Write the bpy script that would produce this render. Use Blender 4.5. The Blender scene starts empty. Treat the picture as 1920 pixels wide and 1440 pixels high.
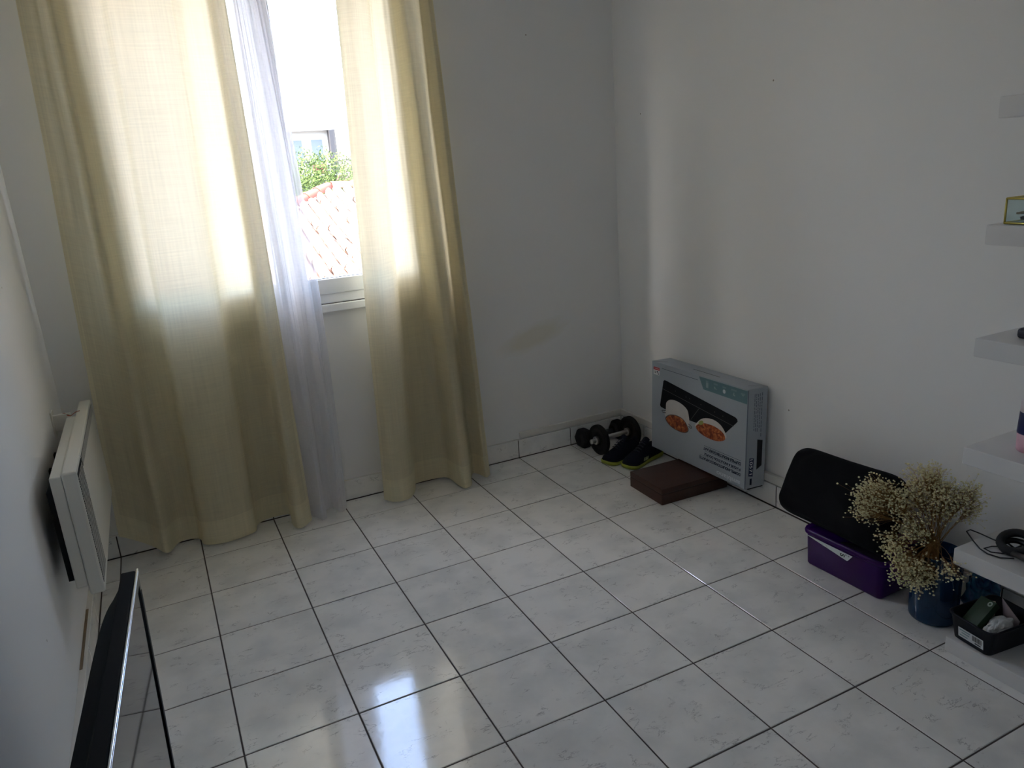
import bpy, bmesh, math, random
from mathutils import Vector, Matrix, noise
random.seed(7)
sc = bpy.context.scene
COL = sc.collection

# ------------------------------------------------------------------ camera
cam_d = bpy.data.cameras.new('camera'); cam = bpy.data.objects.new('camera', cam_d); COL.objects.link(cam)
CAM_R = Matrix(((0.89454703, 0.18208351, -0.40820486),
                (-0.44174073, 0.22080496, -0.86954603),
                (-0.06819634, 0.95817053, 0.27795412)))
cam.matrix_world = Matrix.Translation((-0.33043, -2.29086, 1.55358)) @ CAM_R.to_4x4()
cam_d.sensor_width = 36.0; cam_d.lens = 1406.18 / 1920 * 36; cam_d.clip_start = 0.05; cam_d.clip_end = 500
sc.camera = cam

# ------------------------------------------------------------------ sky, sun, exposure
W = bpy.data.worlds.new('sky'); sc.world = W; W.use_nodes = True
nt = W.node_tree; nt.nodes.clear()
sky = nt.nodes.new('ShaderNodeTexSky'); sky.sky_type = 'NISHITA'; sky.sun_disc = False
sky.sun_elevation = math.radians(50); sky.sun_rotation = math.radians(-95); sky.altitude = 100
sky.air_density = 1.0; sky.dust_density = 6.0; sky.ozone_density = 1.0
bg = nt.nodes.new('ShaderNodeBackground'); bg.inputs['Strength'].default_value = 2.3
wo = nt.nodes.new('ShaderNodeOutputWorld')
nt.links.new(sky.outputs[0], bg.inputs[0]); nt.links.new(bg.outputs[0], wo.inputs[0])

sun_d = bpy.data.lights.new('sun', 'SUN'); sun_d.energy = 14; sun_d.angle = math.radians(0.6); sun_d.color = (1.0, .95, .87)
sun = bpy.data.objects.new('sun', sun_d); COL.objects.link(sun)
_az = math.radians(97); _el = math.radians(50)
_to = Vector((-math.sin(_az) * math.cos(_el), math.cos(_az) * math.cos(_el), math.sin(_el)))
sun.rotation_euler = _to.to_track_quat('Z', 'Y').to_euler(); sun.location = (-6, 4, 9)

# daylight portal filling the window opening (guides sampling of the sky, emits nothing itself)
pd = bpy.data.lights.new('window_portal', 'AREA'); pd.shape = 'RECTANGLE'; pd.size = 1.40; pd.size_y = 1.56
pd.cycles.is_portal = True
po = bpy.data.objects.new('window_portal', pd); COL.objects.link(po)
po.location = (0.24, 1.47, 1.735); po.rotation_euler = (math.radians(-90), 0, 0)

vs = sc.view_settings
vs.view_transform = 'Standard'; vs.look = 'None'; vs.gamma = 1.0; vs.use_curve_mapping = False
vs.exposure = 0.82
try:
    sc.cycles.max_bounces = 14; sc.cycles.diffuse_bounces = 8; sc.cycles.transmission_bounces = 10
    sc.cycles.transparent_max_bounces = 16; sc.cycles.caustics_reflective = False; sc.cycles.caustics_refractive = False
    sc.cycles.sample_clamp_indirect = 6.0
except Exception: pass

# ================================================================== helpers
def mk(name):
    m = bpy.data.materials.new(name); m.use_nodes = True
    n = m.node_tree.nodes; b = n['Principled BSDF']
    return m, m.node_tree, n, b
def nd(t, typ, **kw):
    x = t.nodes.new(typ)
    for k, v in kw.items():
        if k in x.inputs: x.inputs[k].default_value = v
        else: setattr(x, k, v)
    return x
def mat(name, col, rough=.5, metal=0.0, spec=.5, bump=0.0, bscale=60.0, var=0.0, vscale=8.0, sheen=0.0, coat=0.0, alpha=None):
    m, t, n, b = mk(name)
    b.inputs['Base Color'].default_value = (*col, 1); b.inputs['Roughness'].default_value = rough
    b.inputs['Metallic'].default_value = metal; b.inputs['Specular IOR Level'].default_value = spec
    if sheen: b.inputs['Sheen Weight'].default_value = sheen
    if coat: b.inputs['Coat Weight'].default_value = coat
    tc = nd(t, 'ShaderNodeTexCoord')
    if var:
        no = nd(t, 'ShaderNodeTexNoise', Scale=vscale, Detail=5.0)
        t.links.new(tc.outputs['Object'], no.inputs['Vector'])
        r = nd(t, 'ShaderNodeMix', data_type='RGBA')
        r.inputs['A'].default_value = (*[c * (1 - var) for c in col], 1)
        r.inputs['B'].default_value = (*[min(1, c * (1 + var)) for c in col], 1)
        t.links.new(no.outputs['Fac'], r.inputs['Factor']); t.links.new(r.outputs['Result'], b.inputs['Base Color'])
    if bump:
        no = nd(t, 'ShaderNodeTexNoise', Scale=bscale, Detail=4.0)
        t.links.new(tc.outputs['Object'], no.inputs['Vector'])
        bp = nd(t, 'ShaderNodeBump', Strength=bump, Distance=.002)
        t.links.new(no.outputs['Fac'], bp.inputs['Height']); t.links.new(bp.outputs['Normal'], b.inputs['Normal'])
    return m

def obj(name, bm, m=None, parent=None, smooth=False, loc=None):
    me = bpy.data.meshes.new(name)
    if isinstance(bm, bpy.types.Mesh): me = bm
    else:
        bmesh.ops.recalc_face_normals(bm, faces=bm.faces[:])
        bm.to_mesh(me); bm.free()
    if smooth:
        for p in me.polygons: p.use_smooth = True
    o = bpy.data.objects.new(name, me); COL.objects.link(o)
    if m:
        me.materials.clear()
        for mm in (m if isinstance(m, (list, tuple)) else [m]): me.materials.append(mm)
    if parent: o.parent = parent
    if loc: o.location = loc
    return o
def inst(name, me, parent=None, loc=(0, 0, 0), rot=(0, 0, 0)):
    o = bpy.data.objects.new(name, me); COL.objects.link(o)
    o.parent = parent; o.location = loc; o.rotation_euler = rot
    return o
def tag(o, label=None, cat=None, group=None, kind=None):
    if label: o['label'] = label
    if cat: o['category'] = cat
    if group: o['group'] = group
    if kind: o['kind'] = kind
    return o
def thing(name, label, cat, loc=(0, 0, 0), rot=(0, 0, 0), group=None):
    o = bpy.data.objects.new(name, None); COL.objects.link(o); o.empty_display_size = .05
    o.location = loc; o.rotation_euler = rot
    return tag(o, label, cat, group)

def box(bm, x0, x1, y0, y1, z0, z1, bev=0.0, seg=2, mi=0):
    r = bmesh.ops.create_cube(bm, size=1.0); vs_ = r['verts']
    for v in vs_:
        v.co = Vector((x0 + (v.co.x + .5) * (x1 - x0), y0 + (v.co.y + .5) * (y1 - y0), z0 + (v.co.z + .5) * (z1 - z0)))
    fs = list({f for v in vs_ for f in v.link_faces})
    for f in fs: f.material_index = mi
    if bev:
        es = list({e for v in vs_ for e in v.link_edges})
        bmesh.ops.bevel(bm, geom=es, offset=bev, segments=seg, affect='EDGES', profile=.5)
    return vs_
def poly(bm, pts, mi=0):
    f = bm.faces.new([bm.verts.new(p) for p in pts]); f.material_index = mi; return f
def prism(bm, pts, d):
    """closed polygon of 3-D points extruded by vector d"""
    d = Vector(d); a = [bm.verts.new(p) for p in pts]; b = [bm.verts.new(Vector(p) + d) for p in pts]
    n = len(pts); bm.faces.new(a); bm.faces.new(b[::-1])
    for i in range(n): bm.faces.new((a[i], b[i], b[(i + 1) % n], a[(i + 1) % n]))
def lathe(bm, prof, n=32, c=(0, 0, 0), axis='z', close=False):
    rings = []
    for r, z in prof:
        ring = []
        for i in range(n):
            a = 2 * math.pi * i / n
            p = (r * math.cos(a), r * math.sin(a), z)
            if axis == 'x': p = (z, p[0], p[1])
            ring.append(bm.verts.new((p[0] + c[0], p[1] + c[1], p[2] + c[2])))
        rings.append(ring)
    k = len(rings)
    for j in range(k if close else k - 1):
        A, B = rings[j], rings[(j + 1) % k]
        for i in range(n): bm.faces.new((A[i], A[(i + 1) % n], B[(i + 1) % n], B[i]))
    if not close:
        if prof[0][0] > 1e-6: bm.faces.new(rings[0][::-1])
        if prof[-1][0] > 1e-6: bm.faces.new(rings[-1])
    return rings
def tube(bm, pts, r, n=8, closed=False):
    pts = [Vector(p) for p in pts]; k = len(pts); rings = []
    up = Vector((0, 0, 1)); prev = None
    for i, p in enumerate(pts):
        if closed: t = (pts[(i + 1) % k] - pts[i - 1])
        else: t = pts[min(i + 1, k - 1)] - pts[max(i - 1, 0)]
        t.normalize()
        if prev is None:
            a = t.cross(up)
            if a.length < 1e-3: a = t.cross(Vector((1, 0, 0)))
            a.normalize()
        else:
            a = prev - t * prev.dot(t)
            if a.length < 1e-5: a = t.orthogonal()
            a.normalize()
        prev = a; b = t.cross(a)
        rr = r[i] if isinstance(r, (list, tuple)) else r
        rings.append([bm.verts.new(p + a * rr * math.cos(2 * math.pi * j / n) + b * rr * math.sin(2 * math.pi * j / n)) for j in range(n)])
    for i in range(k if closed else k - 1):
        A, B = rings[i], rings[(i + 1) % k]
        for j in range(n): bm.faces.new((A[j], A[(j + 1) % n], B[(j + 1) % n], B[j]))
    if not closed:
        bm.faces.new(rings[0][::-1]); bm.faces.new(rings[-1])
def catmull(P, t):
    """P list of tuples, t in 0..len-1"""
    n = len(P); i = min(int(t), n - 2); f = t - i
    p0 = P[max(i - 1, 0)]; p1 = P[i]; p2 = P[i + 1]; p3 = P[min(i + 2, n - 1)]
    return tuple(.5 * (2 * b + (c - a) * f + (2 * a - 5 * b + 4 * c - d) * f * f + (3 * b - a - 3 * c + d) * f ** 3)
                 for a, b, c, d in zip(p0, p1, p2, p3))
def grid(bm, fn, nu, nv, closed_u=False):
    V = [[bm.verts.new(fn(i / (nu - (0 if closed_u else 1)), j / (nv - 1))) for i in range(nu)] for j in range(nv)]
    for j in range(nv - 1):
        for i in range(nu if closed_u else nu - 1):
            bm.faces.new((V[j][i], V[j][(i + 1) % nu], V[j + 1][(i + 1) % nu], V[j + 1][i]))
    return V
def text_mesh(body, fit_w=None, fit_h=None, spacing=1.0, bold=0.0):
    """flat text as (vertex list, face list) with its lower-left corner at 0,0"""
    c = bpy.data.curves.new('lettering', 'FONT'); c.body = body; c.size = 1.0; c.space_character = spacing; c.offset = bold
    o = bpy.data.objects.new('lettering', c); COL.objects.link(o)
    dg = bpy.context.evaluated_depsgraph_get(); dg.update()
    me = bpy.data.meshes.new_from_object(o.evaluated_get(dg))
    vs_ = [v.co.copy() for v in me.vertices]; fs = [tuple(p.vertices) for p in me.polygons]
    bpy.data.objects.remove(o); bpy.data.curves.remove(c); bpy.data.meshes.remove(me)
    x0 = min(v.x for v in vs_); x1 = max(v.x for v in vs_); y0 = min(v.y for v in vs_); y1 = max(v.y for v in vs_)
    sx = (fit_w / (x1 - x0)) if fit_w else None; sy = (fit_h / (y1 - y0)) if fit_h else None
    sx = sx or sy; sy = sy or sx
    return [((v.x - x0) * sx, (v.y - y0) * sy) for v in vs_], fs
def add_text(bm, body, to3d, **kw):
    vs_, fs = text_mesh(body, **kw); B = [bm.verts.new(to3d(*p)) for p in vs_]
    for f in fs:
        try: bm.faces.new([B[i] for i in f])
        except ValueError: pass

# ================================================================== materials
def wall_material(name, stain=None):
    m, t, n, b = mk(name)
    b.inputs['Roughness'].default_value = .62; b.inputs['Specular IOR Level'].default_value = .35
    tc = nd(t, 'ShaderNodeTexCoord')
    no = nd(t, 'ShaderNodeTexNoise', Scale=1.6, Detail=6.0); t.links.new(tc.outputs['Object'], no.inputs['Vector'])
    r = nd(t, 'ShaderNodeMix', data_type='RGBA')
    r.inputs['A'].default_value = (.805, .81, .805, 1); r.inputs['B'].default_value = (.85, .855, .85, 1)
    t.links.new(no.outputs['Fac'], r.inputs['Factor']); out = r.outputs['Result']
    # a few small scuffs
    vo = nd(t, 'ShaderNodeTexVoronoi', Scale=3.1); t.links.new(tc.outputs['Object'], vo.inputs['Vector'])
    lt = nd(t, 'ShaderNodeMath', operation='LESS_THAN'); lt.inputs[1].default_value = .012
    t.links.new(vo.outputs['Distance'], lt.inputs[0])
    sp = nd(t, 'ShaderNodeMix', data_type='RGBA'); sp.inputs['B'].default_value = (.35, .33, .30, 1)
    t.links.new(lt.outputs[0], sp.inputs['Factor']); t.links.new(out, sp.inputs['A']); out = sp.outputs['Result']
    if stain:
        c, rad, ang, col = stain
        mp = nd(t, 'ShaderNodeMapping', vector_type='TEXTURE'); mp.inputs['Location'].default_value = c
        mp.inputs['Rotation'].default_value = ang; mp.inputs['Scale'].default_value = rad
        t.links.new(tc.outputs['Object'], mp.inputs['Vector'])
        n2 = nd(t, 'ShaderNodeTexNoise', Scale=2.2, Detail=3.0); t.links.new(mp.outputs[0], n2.inputs['Vector'])
        ad = nd(t, 'ShaderNodeMixRGB', blend_type='ADD'); ad.inputs[0].default_value = .45
        t.links.new(mp.outputs[0], ad.inputs[1]); t.links.new(n2.outputs['Color'], ad.inputs[2])
        sb = nd(t, 'ShaderNodeVectorMath', operation='SUBTRACT'); sb.inputs[1].default_value = (.22, .22, .22)
        t.links.new(ad.outputs[0], sb.inputs[0])
        gr = nd(t, 'ShaderNodeTexGradient', gradient_type='SPHERICAL'); t.links.new(sb.outputs[0], gr.inputs['Vector'])
        mr = nd(t, 'ShaderNodeMapRange'); mr.inputs['From Max'].default_value = .55; mr.inputs['To Max'].default_value = .75
        t.links.new(gr.outputs['Fac'], mr.inputs['Value'])
        mx = nd(t, 'ShaderNodeMix', data_type='RGBA'); mx.inputs['B'].default_value = (*col, 1)
        t.links.new(mr.outputs[0], mx.inputs['Factor']); t.links.new(out, mx.inputs['A']); out = mx.outputs['Result']
    t.links.new(out, b.inputs['Base Color'])
    n3 = nd(t, 'ShaderNodeTexNoise', Scale=140.0, Detail=3.0); t.links.new(tc.outputs['Object'], n3.inputs['Vector'])
    bp = nd(t, 'ShaderNodeBump', Strength=.12, Distance=.001); t.links.new(n3.outputs['Fac'], bp.inputs['Height'])
    t.links.new(bp.outputs[0], b.inputs['Normal'])
    return m
M_wall = wall_material('painted_wall')
M_wall_back = wall_material('painted_window_wall', ((1.475, 1.235, .665), (.24, .2, .075), (0, math.radians(-14), 0), (.735, .71, .60)))

def tile_material(name):
    m, t, n, b = mk(name)
    tc = nd(t, 'ShaderNodeTexCoord'); oi = nd(t, 'ShaderNodeObjectInfo')
    mu = nd(t, 'ShaderNodeMath', operation='MULTIPLY'); mu.inputs[1].default_value = 37.0
    t.links.new(oi.outputs['Random'], mu.inputs[0])
    cb = nd(t, 'ShaderNodeCombineXYZ'); t.links.new(mu.outputs[0], cb.inputs[2]); t.links.new(mu.outputs[0], cb.inputs[0])
    av = nd(t, 'ShaderNodeVectorMath', operation='ADD'); t.links.new(tc.outputs['Object'], av.inputs[0]); t.links.new(cb.outputs[0], av.inputs[1])
    cloud = nd(t, 'ShaderNodeTexNoise', Scale=7.0, Detail=4.0); t.links.new(av.outputs[0], cloud.inputs['Vector'])
    base = nd(t, 'ShaderNodeMix', data_type='RGBA')
    base.inputs['A'].default_value = (.72, .73, .725, 1); base.inputs['B'].default_value = (.86, .86, .845, 1)
    mr = nd(t, 'ShaderNodeMapRange'); mr.inputs['From Min'].default_value = .33; mr.inputs['From Max'].default_value = .58
    t.links.new(cloud.outputs['Fac'], mr.inputs['Value']); t.links.new(mr.outputs[0], base.inputs['Factor'])
    # thin broken veins
    sc_ = nd(t, 'ShaderNodeMapping'); sc_.inputs['Scale'].default_value = (1.0, 2.3, 1.0); sc_.inputs['Rotation'].default_value = (0, 0, .5)
    t.links.new(av.outputs[0], sc_.inputs['Vector'])
    vn = nd(t, 'ShaderNodeTexNoise', Scale=9.0, Detail=6.0, Roughness=.62, Distortion=.35); t.links.new(sc_.outputs[0], vn.inputs['Vector'])
    s1 = nd(t, 'ShaderNodeMath', operation='SUBTRACT'); s1.inputs[1].default_value = .5; t.links.new(vn.outputs['Fac'], s1.inputs[0])
    ab = nd(t, 'ShaderNodeMath', operation='ABSOLUTE'); t.links.new(s1.outputs[0], ab.inputs[0])
    m1 = nd(t, 'ShaderNodeMapRange'); m1.inputs['From Min'].default_value = .002; m1.inputs['From Max'].default_value = .013
    m1.inputs['To Min'].default_value = 1; m1.inputs['To Max'].default_value = 0; t.links.new(ab.outputs[0], m1.inputs['Value'])
    br = nd(t, 'ShaderNodeTexNoise', Scale=16.0, Detail=2.0); t.links.new(av.outputs[0], br.inputs['Vector'])
    m2 = nd(t, 'ShaderNodeMapRange'); m2.inputs['From Min'].default_value = .52; m2.inputs['From Max'].default_value = .63
    t.links.new(br.outputs['Fac'], m2.inputs['Value'])
    vv = nd(t, 'ShaderNodeMath', operation='MULTIPLY'); t.links.new(m1.outputs[0], vv.inputs[0]); t.links.new(m2.outputs[0], vv.inputs[1])
    v8 = nd(t, 'ShaderNodeMath', operation='MULTIPLY'); v8.inputs[1].default_value = .62; t.links.new(vv.outputs[0], v8.inputs[0])
    fin = nd(t, 'ShaderNodeMix', data_type='RGBA'); fin.inputs['B'].default_value = (.22, .22, .235, 1)
    t.links.new(v8.outputs[0], fin.inputs['Factor']); t.links.new(base.outputs['Result'], fin.inputs['A'])
    t.links.new(fin.outputs['Result'], b.inputs['Base Color'])
    b.inputs['Roughness'].default_value = .07; b.inputs['Specular IOR Level'].default_value = 1.0
    rp = nd(t, 'ShaderNodeTexNoise', Scale=30.0, Detail=6.0, Roughness=.6); t.links.new(av.outputs[0], rp.inputs['Vector'])
    bp = nd(t, 'ShaderNodeBump', Strength=.06, Distance=.004); t.links.new(rp.outputs['Fac'], bp.inputs['Height'])
    t.links.new(bp.outputs[0], b.inputs['Normal'])
    return m
M_tile = tile_material('marbled_tile')
M_grout = mat('dark_grout', (.075, .06, .055), .9, bump=.4, bscale=300, var=.25, vscale=40)
M_ceiling = mat('ceiling_paint', (.87, .87, .86), .8)
M_trim = mat('white_plastic_trim', (.72, .71, .67), .5, var=.06, vscale=5)
M_pvc = mat('window_plastic', (.88, .90, .92), .3)
M_rubber = mat('black_gasket', (.03, .03, .03), .7)
M_black = mat('black_matte', (.012, .012, .014), .55)

def cloth_material(name, dif, tra, fac, transp=0.0, weave=900.0, hem=False, varc=.08):
    m, t, n, b = mk(name); n.remove(b)
    out = n['Material Output']; tc = nd(t, 'ShaderNodeTexCoord')
    mp = nd(t, 'ShaderNodeMapping'); mp.inputs['Scale'].default_value = (1.0, 1.0, .25)
    t.links.new(tc.outputs['UV'], mp.inputs['Vector'])
    # slubs along warp and weft
    mw = nd(t, 'ShaderNodeMapping'); mw.inputs['Scale'].default_value = (170.0, 9.0, 1.0); t.links.new(tc.outputs['UV'], mw.inputs['Vector'])
    n1 = nd(t, 'ShaderNodeTexNoise', Scale=1.0, Detail=2.0); t.links.new(mw.outputs[0], n1.inputs['Vector'])
    mh = nd(t, 'ShaderNodeMapping'); mh.inputs['Scale'].default_value = (9.0, 420.0, 1.0); t.links.new(tc.outputs['UV'], mh.inputs['Vector'])
    n2 = nd(t, 'ShaderNodeTexNoise', Scale=1.0, Detail=2.0); t.links.new(mh.outputs[0], n2.inputs['Vector'])
    sm = nd(t, 'ShaderNodeMath', operation='ADD'); t.links.new(n1.outputs['Fac'], sm.inputs[0]); t.links.new(n2.outputs['Fac'], sm.inputs[1])
    mr = nd(t, 'ShaderNodeMapRange'); mr.inputs['From Min'].default_value = .6; mr.inputs['From Max'].default_value = 1.4
    mr.inputs['To Min'].default_value = 1 - varc; mr.inputs['To Max'].default_value = 1 + varc
    t.links.new(sm.outputs[0], mr.inputs['Value'])
    def tint(c):
        x = nd(t, 'ShaderNodeVectorMath', operation='SCALE'); x.inputs[0].default_value = c
        t.links.new(mr.outputs[0], x.inputs['Scale']); return x.outputs[0]
    D = nd(t, 'ShaderNodeBsdfDiffuse'); t.links.new(tint(dif), D.inputs['Color'])
    T = nd(t, 'ShaderNodeBsdfTranslucent'); t.links.new(tint(tra), T.inputs['Color'])
    X = nd(t, 'ShaderNodeMixShader'); X.inputs[0].default_value = fac
    t.links.new(D.outputs[0], X.inputs[1]); t.links.new(T.outputs[0], X.inputs[2])
    if hem:   # doubled cloth along the side and bottom hems lets less light through
        sx = nd(t, 'ShaderNodeSeparateXYZ'); t.links.new(tc.outputs['UV'], sx.inputs[0])
        a = nd(t, 'ShaderNodeMath', operation='LESS_THAN'); a.inputs[1].default_value = .022; t.links.new(sx.outputs[0], a.inputs[0])
        c = nd(t, 'ShaderNodeMath', operation='GREATER_THAN'); c.inputs[1].default_value = .978; t.links.new(sx.outputs[0], c.inputs[0])
        e = nd(t, 'ShaderNodeMath', operation='LESS_THAN'); e.inputs[1].default_value = .045; t.links.new(sx.outputs[1], e.inputs[0])
        mx = nd(t, 'ShaderNodeMath', operation='MAXIMUM'); t.links.new(a.outputs[0], mx.inputs[0]); t.links.new(c.outputs[0], mx.inputs[1])
        mx2 = nd(t, 'ShaderNodeMath', operation='MAXIMUM'); t.links.new(mx.outputs[0], mx2.inputs[0]); t.links.new(e.outputs[0], mx2.inputs[1])
        mm = nd(t, 'ShaderNodeMapRange'); mm.inputs['To Min'].default_value = fac; mm.inputs['To Max'].default_value = fac * .55
        t.links.new(mx2.outputs[0], mm.inputs['Value']); t.links.new(mm.outputs[0], X.inputs[0])
    last = X
    if transp:
        P = nd(t, 'ShaderNodeBsdfTransparent'); Y = nd(t, 'ShaderNodeMixShader'); Y.inputs[0].default_value = transp
        t.links.new(X.outputs[0], Y.inputs[1]); t.links.new(P.outputs[0], Y.inputs[2]); last = Y
    t.links.new(last.outputs[0], out.inputs['Surface'])
    return m
M_curtain = cloth_material('cream_cotton', (.80, .735, .52), (.48, .435, .32), .44, hem=True)
M_sheer = cloth_material('white_voile', (.86, .86, .90), (.60, .60, .63), .47, transp=.20, varc=.05)

def facing_factor(t):
    L = nd(t, 'ShaderNodeLayerWeight'); L.inputs['Blend'].default_value = .5
    P = nd(t, 'ShaderNodeMath', operation='POWER'); P.inputs[1].default_value = 4.0; t.links.new(L.outputs['Facing'], P.inputs[0])
    A = nd(t, 'ShaderNodeMath', operation='MULTIPLY_ADD'); A.inputs[1].default_value = .5; A.inputs[2].default_value = .045; t.links.new(P.outputs[0], A.inputs[0])
    return A
def glass_material(name, tint, refl=.08, rough=.02):
    m, t, n, b = mk(name); n.remove(b); out = n['Material Output']
    P = nd(t, 'ShaderNodeBsdfTransparent'); P.inputs['Color'].default_value = (*tint, 1)
    G = nd(t, 'ShaderNodeBsdfGlossy'); G.inputs['Roughness'].default_value = rough
    F = facing_factor(t)
    X = nd(t, 'ShaderNodeMixShader'); t.links.new(F.outputs[0], X.inputs[0])
    t.links.new(P.outputs[0], X.inputs[1]); t.links.new(G.outputs[0], X.inputs[2]); t.links.new(X.outputs[0], out.inputs['Surface'])
    return m
M_glass = glass_material('window_glass', (.96, .97, .97))

# ================================================================== the room
XL, XR, YB, YF, ZC = -.755, 2.035, 1.235, -2.75, 2.62    # left, right, window wall, wall behind the camera, ceiling
OX0, OX1, OZ0, OZ1 = -.45, .93,   .955, 2.52               # window opening
P_ = .333                                                 # tile pitch
def structure(o): o['kind'] = 'structure'; return o

bm = bmesh.new(); box(bm, XL - .2, XR + .2, YF - .2, YB + .25, -.12, -.0022)
floor = structure(obj('floor', bm, M_grout))
BL, BR_, BB, BF = -.735, 2.010, 1.222, -2.73              # baseboard faces
g = .0024
def tile_mesh(w, d, name='tile', h=.009, bev=.0014):
    b_ = bmesh.new(); x, y = w / 2, d / 2
    lo = [b_.verts.new(p) for p in ((-x, -y, -h), (x, -y, -h), (x, y, -h), (-x, y, -h))]
    mi = [b_.verts.new(p) for p in ((-x, -y, -bev), (x, -y, -bev), (x, y, -bev), (-x, y, -bev))]
    k = bev * 1.2
    hi = [b_.verts.new(p) for p in ((-x + k, -y + k, 0), (x - k, -y + k, 0), (x - k, y - k, 0), (-x + k, y - k, 0))]
    for A, B in ((lo, mi), (mi, hi)):
        for i in range(4): b_.faces.new((A[i], A[(i + 1) % 4], B[(i + 1) % 4], B[i]))
    b_.faces.new(hi); b_.faces.new(lo[::-1])
    bmesh.ops.recalc_face_normals(b_, faces=b_.faces[:])
    me = bpy.data.meshes.new(name); b_.to_mesh(me); b_.free(); me.materials.append(M_tile); return me
cache = {}
def tile_at(w, d):
    k = (round(w, 4), round(d, 4))
    if k not in cache: cache[k] = tile_mesh(*k)
    return cache[k]
xs = [BL] + [i * P_ for i in range(-2, 6)] + [2.0085]
ys = [BB] + [j * P_ for j in range(3, -9, -1)] + [BF]
for i in range(len(xs) - 1):
    for j in range(len(ys) - 1):
        x0, x1, y1, y0 = xs[i], xs[i + 1], ys[j], ys[j + 1]
        o = inst('tile', tile_at(x1 - x0 - 2 * g, y1 - y0 - 2 * g), floor, ((x0 + x1) / 2, (y0 + y1) / 2, random.uniform(-.0004, .0002)),
                 (random.uniform(-.0009, .0009), random.uniform(-.0009, .0009), 0))

bm = bmesh.new(); box(bm, XL - .2, XL, YF, YB, 0, ZC); structure(obj('wall_left', bm, M_wall))
bm = bmesh.new(); box(bm, XR, XR + .2, YF, YB, 0, ZC); structure(obj('wall_right', bm, M_wall))
bm = bmesh.new(); box(bm, XL - .2, XR + .2, YF - .2, YF, 0, ZC); structure(obj('wall_front', bm, M_wall))
bm = bmesh.new()
for a in ((XL - .2, OX0, 0, ZC), (OX1, XR + .2, 0, ZC), (OX0, OX1, 0, OZ0), (OX0, OX1, OZ1, ZC)):
    box(bm, a[0], a[1], YB, YB + .25, a[2], a[3])
structure(obj('wall_back', bm, M_wall_back))
bm = bmesh.new(); box(bm, XL - .2, XR + .2, YF - .2, YB + .25, ZC, ZC + .2); structure(obj('ceiling', bm, M_ceiling))

# tiled baseboards: a dark grout bed with one tile per joint
def baseboard(name, a, b_, axis, face, wall, cuts):
    sgn = 1 if wall > face else -1
    bm = bmesh.new(); th = .003
    if axis == 'x': box(bm, a, b_, min(face + sgn * th, wall), max(face + sgn * th, wall), -.001, .102)
    else: box(bm, min(face + sgn * th, wall), max(face + sgn * th, wall), a, b_, -.001, .102)
    root = structure(obj(name, bm, M_grout))
    pts = [a] + [c for c in cuts if a + .02 < c < b_ - .02] + [b_]
    for p, q in zip(pts[:-1], pts[1:]):
        me = tile_at(q - p - 2 * g, .1005)
        if axis == 'x': inst('tile', me, root, ((p + q) / 2, face, .0535), (math.radians(90 * sgn), 0, 0 if sgn > 0 else 0))
        else:
            o = inst('tile', me, root, (face, (p + q) / 2, .0535), (0, 0, 0))
            o.rotation_euler = Matrix(((0, 0, -sgn), (1 if sgn > 0 else -1, 0, 0), (0, -1, 0))).to_euler() if False else (math.radians(90), 0, math.radians(-90 * sgn))
    return root
cx = [i * P_ for i in range(-2, 7)]; cy = [j * P_ for j in range(-10, 4)]
baseboard('baseboard_back', BL, BR_ - .001, 'x', BB, YB, cx)
baseboard('baseboard_right', BF, BB - .001, 'y', BR_, XR, cy)
baseboard('baseboard_left', BF, BB - .001, 'y', BL, XL, cy)
# white cable duct running on top of the tiled baseboard
bm = bmesh.new(); box(bm, 1.345, XR - .0255, 1.2235, YB, .1075, .145, .0025); structure(obj('trim_1', bm, M_trim))
bm = bmesh.new(); box(bm, 2.0115, XR, -2.74, YB, .1075, .145, .0025); structure(obj('trim_2', bm, M_trim))
M_stained = mat('stained_plaster', (.22, .16, .10), .8, var=.5, vscale=14)
bm = bmesh.new(); box(bm, XL, XL + .009, .20, .60, .1062, .1080, .0005); structure(obj('trim_3', bm, M_stained))
bm = bmesh.new(); box(bm, XL, BL - .0015, -2.72, BB - .002, .1022, .1062, .001); structure(obj('trim_4', bm, M_trim))
bm = bmesh.new(); box(bm, BL, 1.344, BB + .0015, YB, .1022, .1062, .001); structure(obj('trim_5', bm, M_trim))

# ------------------------------------------------------------------ window
win = bpy.data.objects.new('window_1', None); COL.objects.link(win); win.location = (.24, 1.30, 1.0); win['kind'] = 'structure'
def wpart(name, boxes, m, bev=.003):
    b_ = bmesh.new()
    for a in boxes: box(b_, a[0] - .24, a[1] - .24, a[2] - 1.30, a[3] - 1.30, a[4] - 1.0, a[5] - 1.0, bev)
    return obj(name, b_, m, win)
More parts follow.
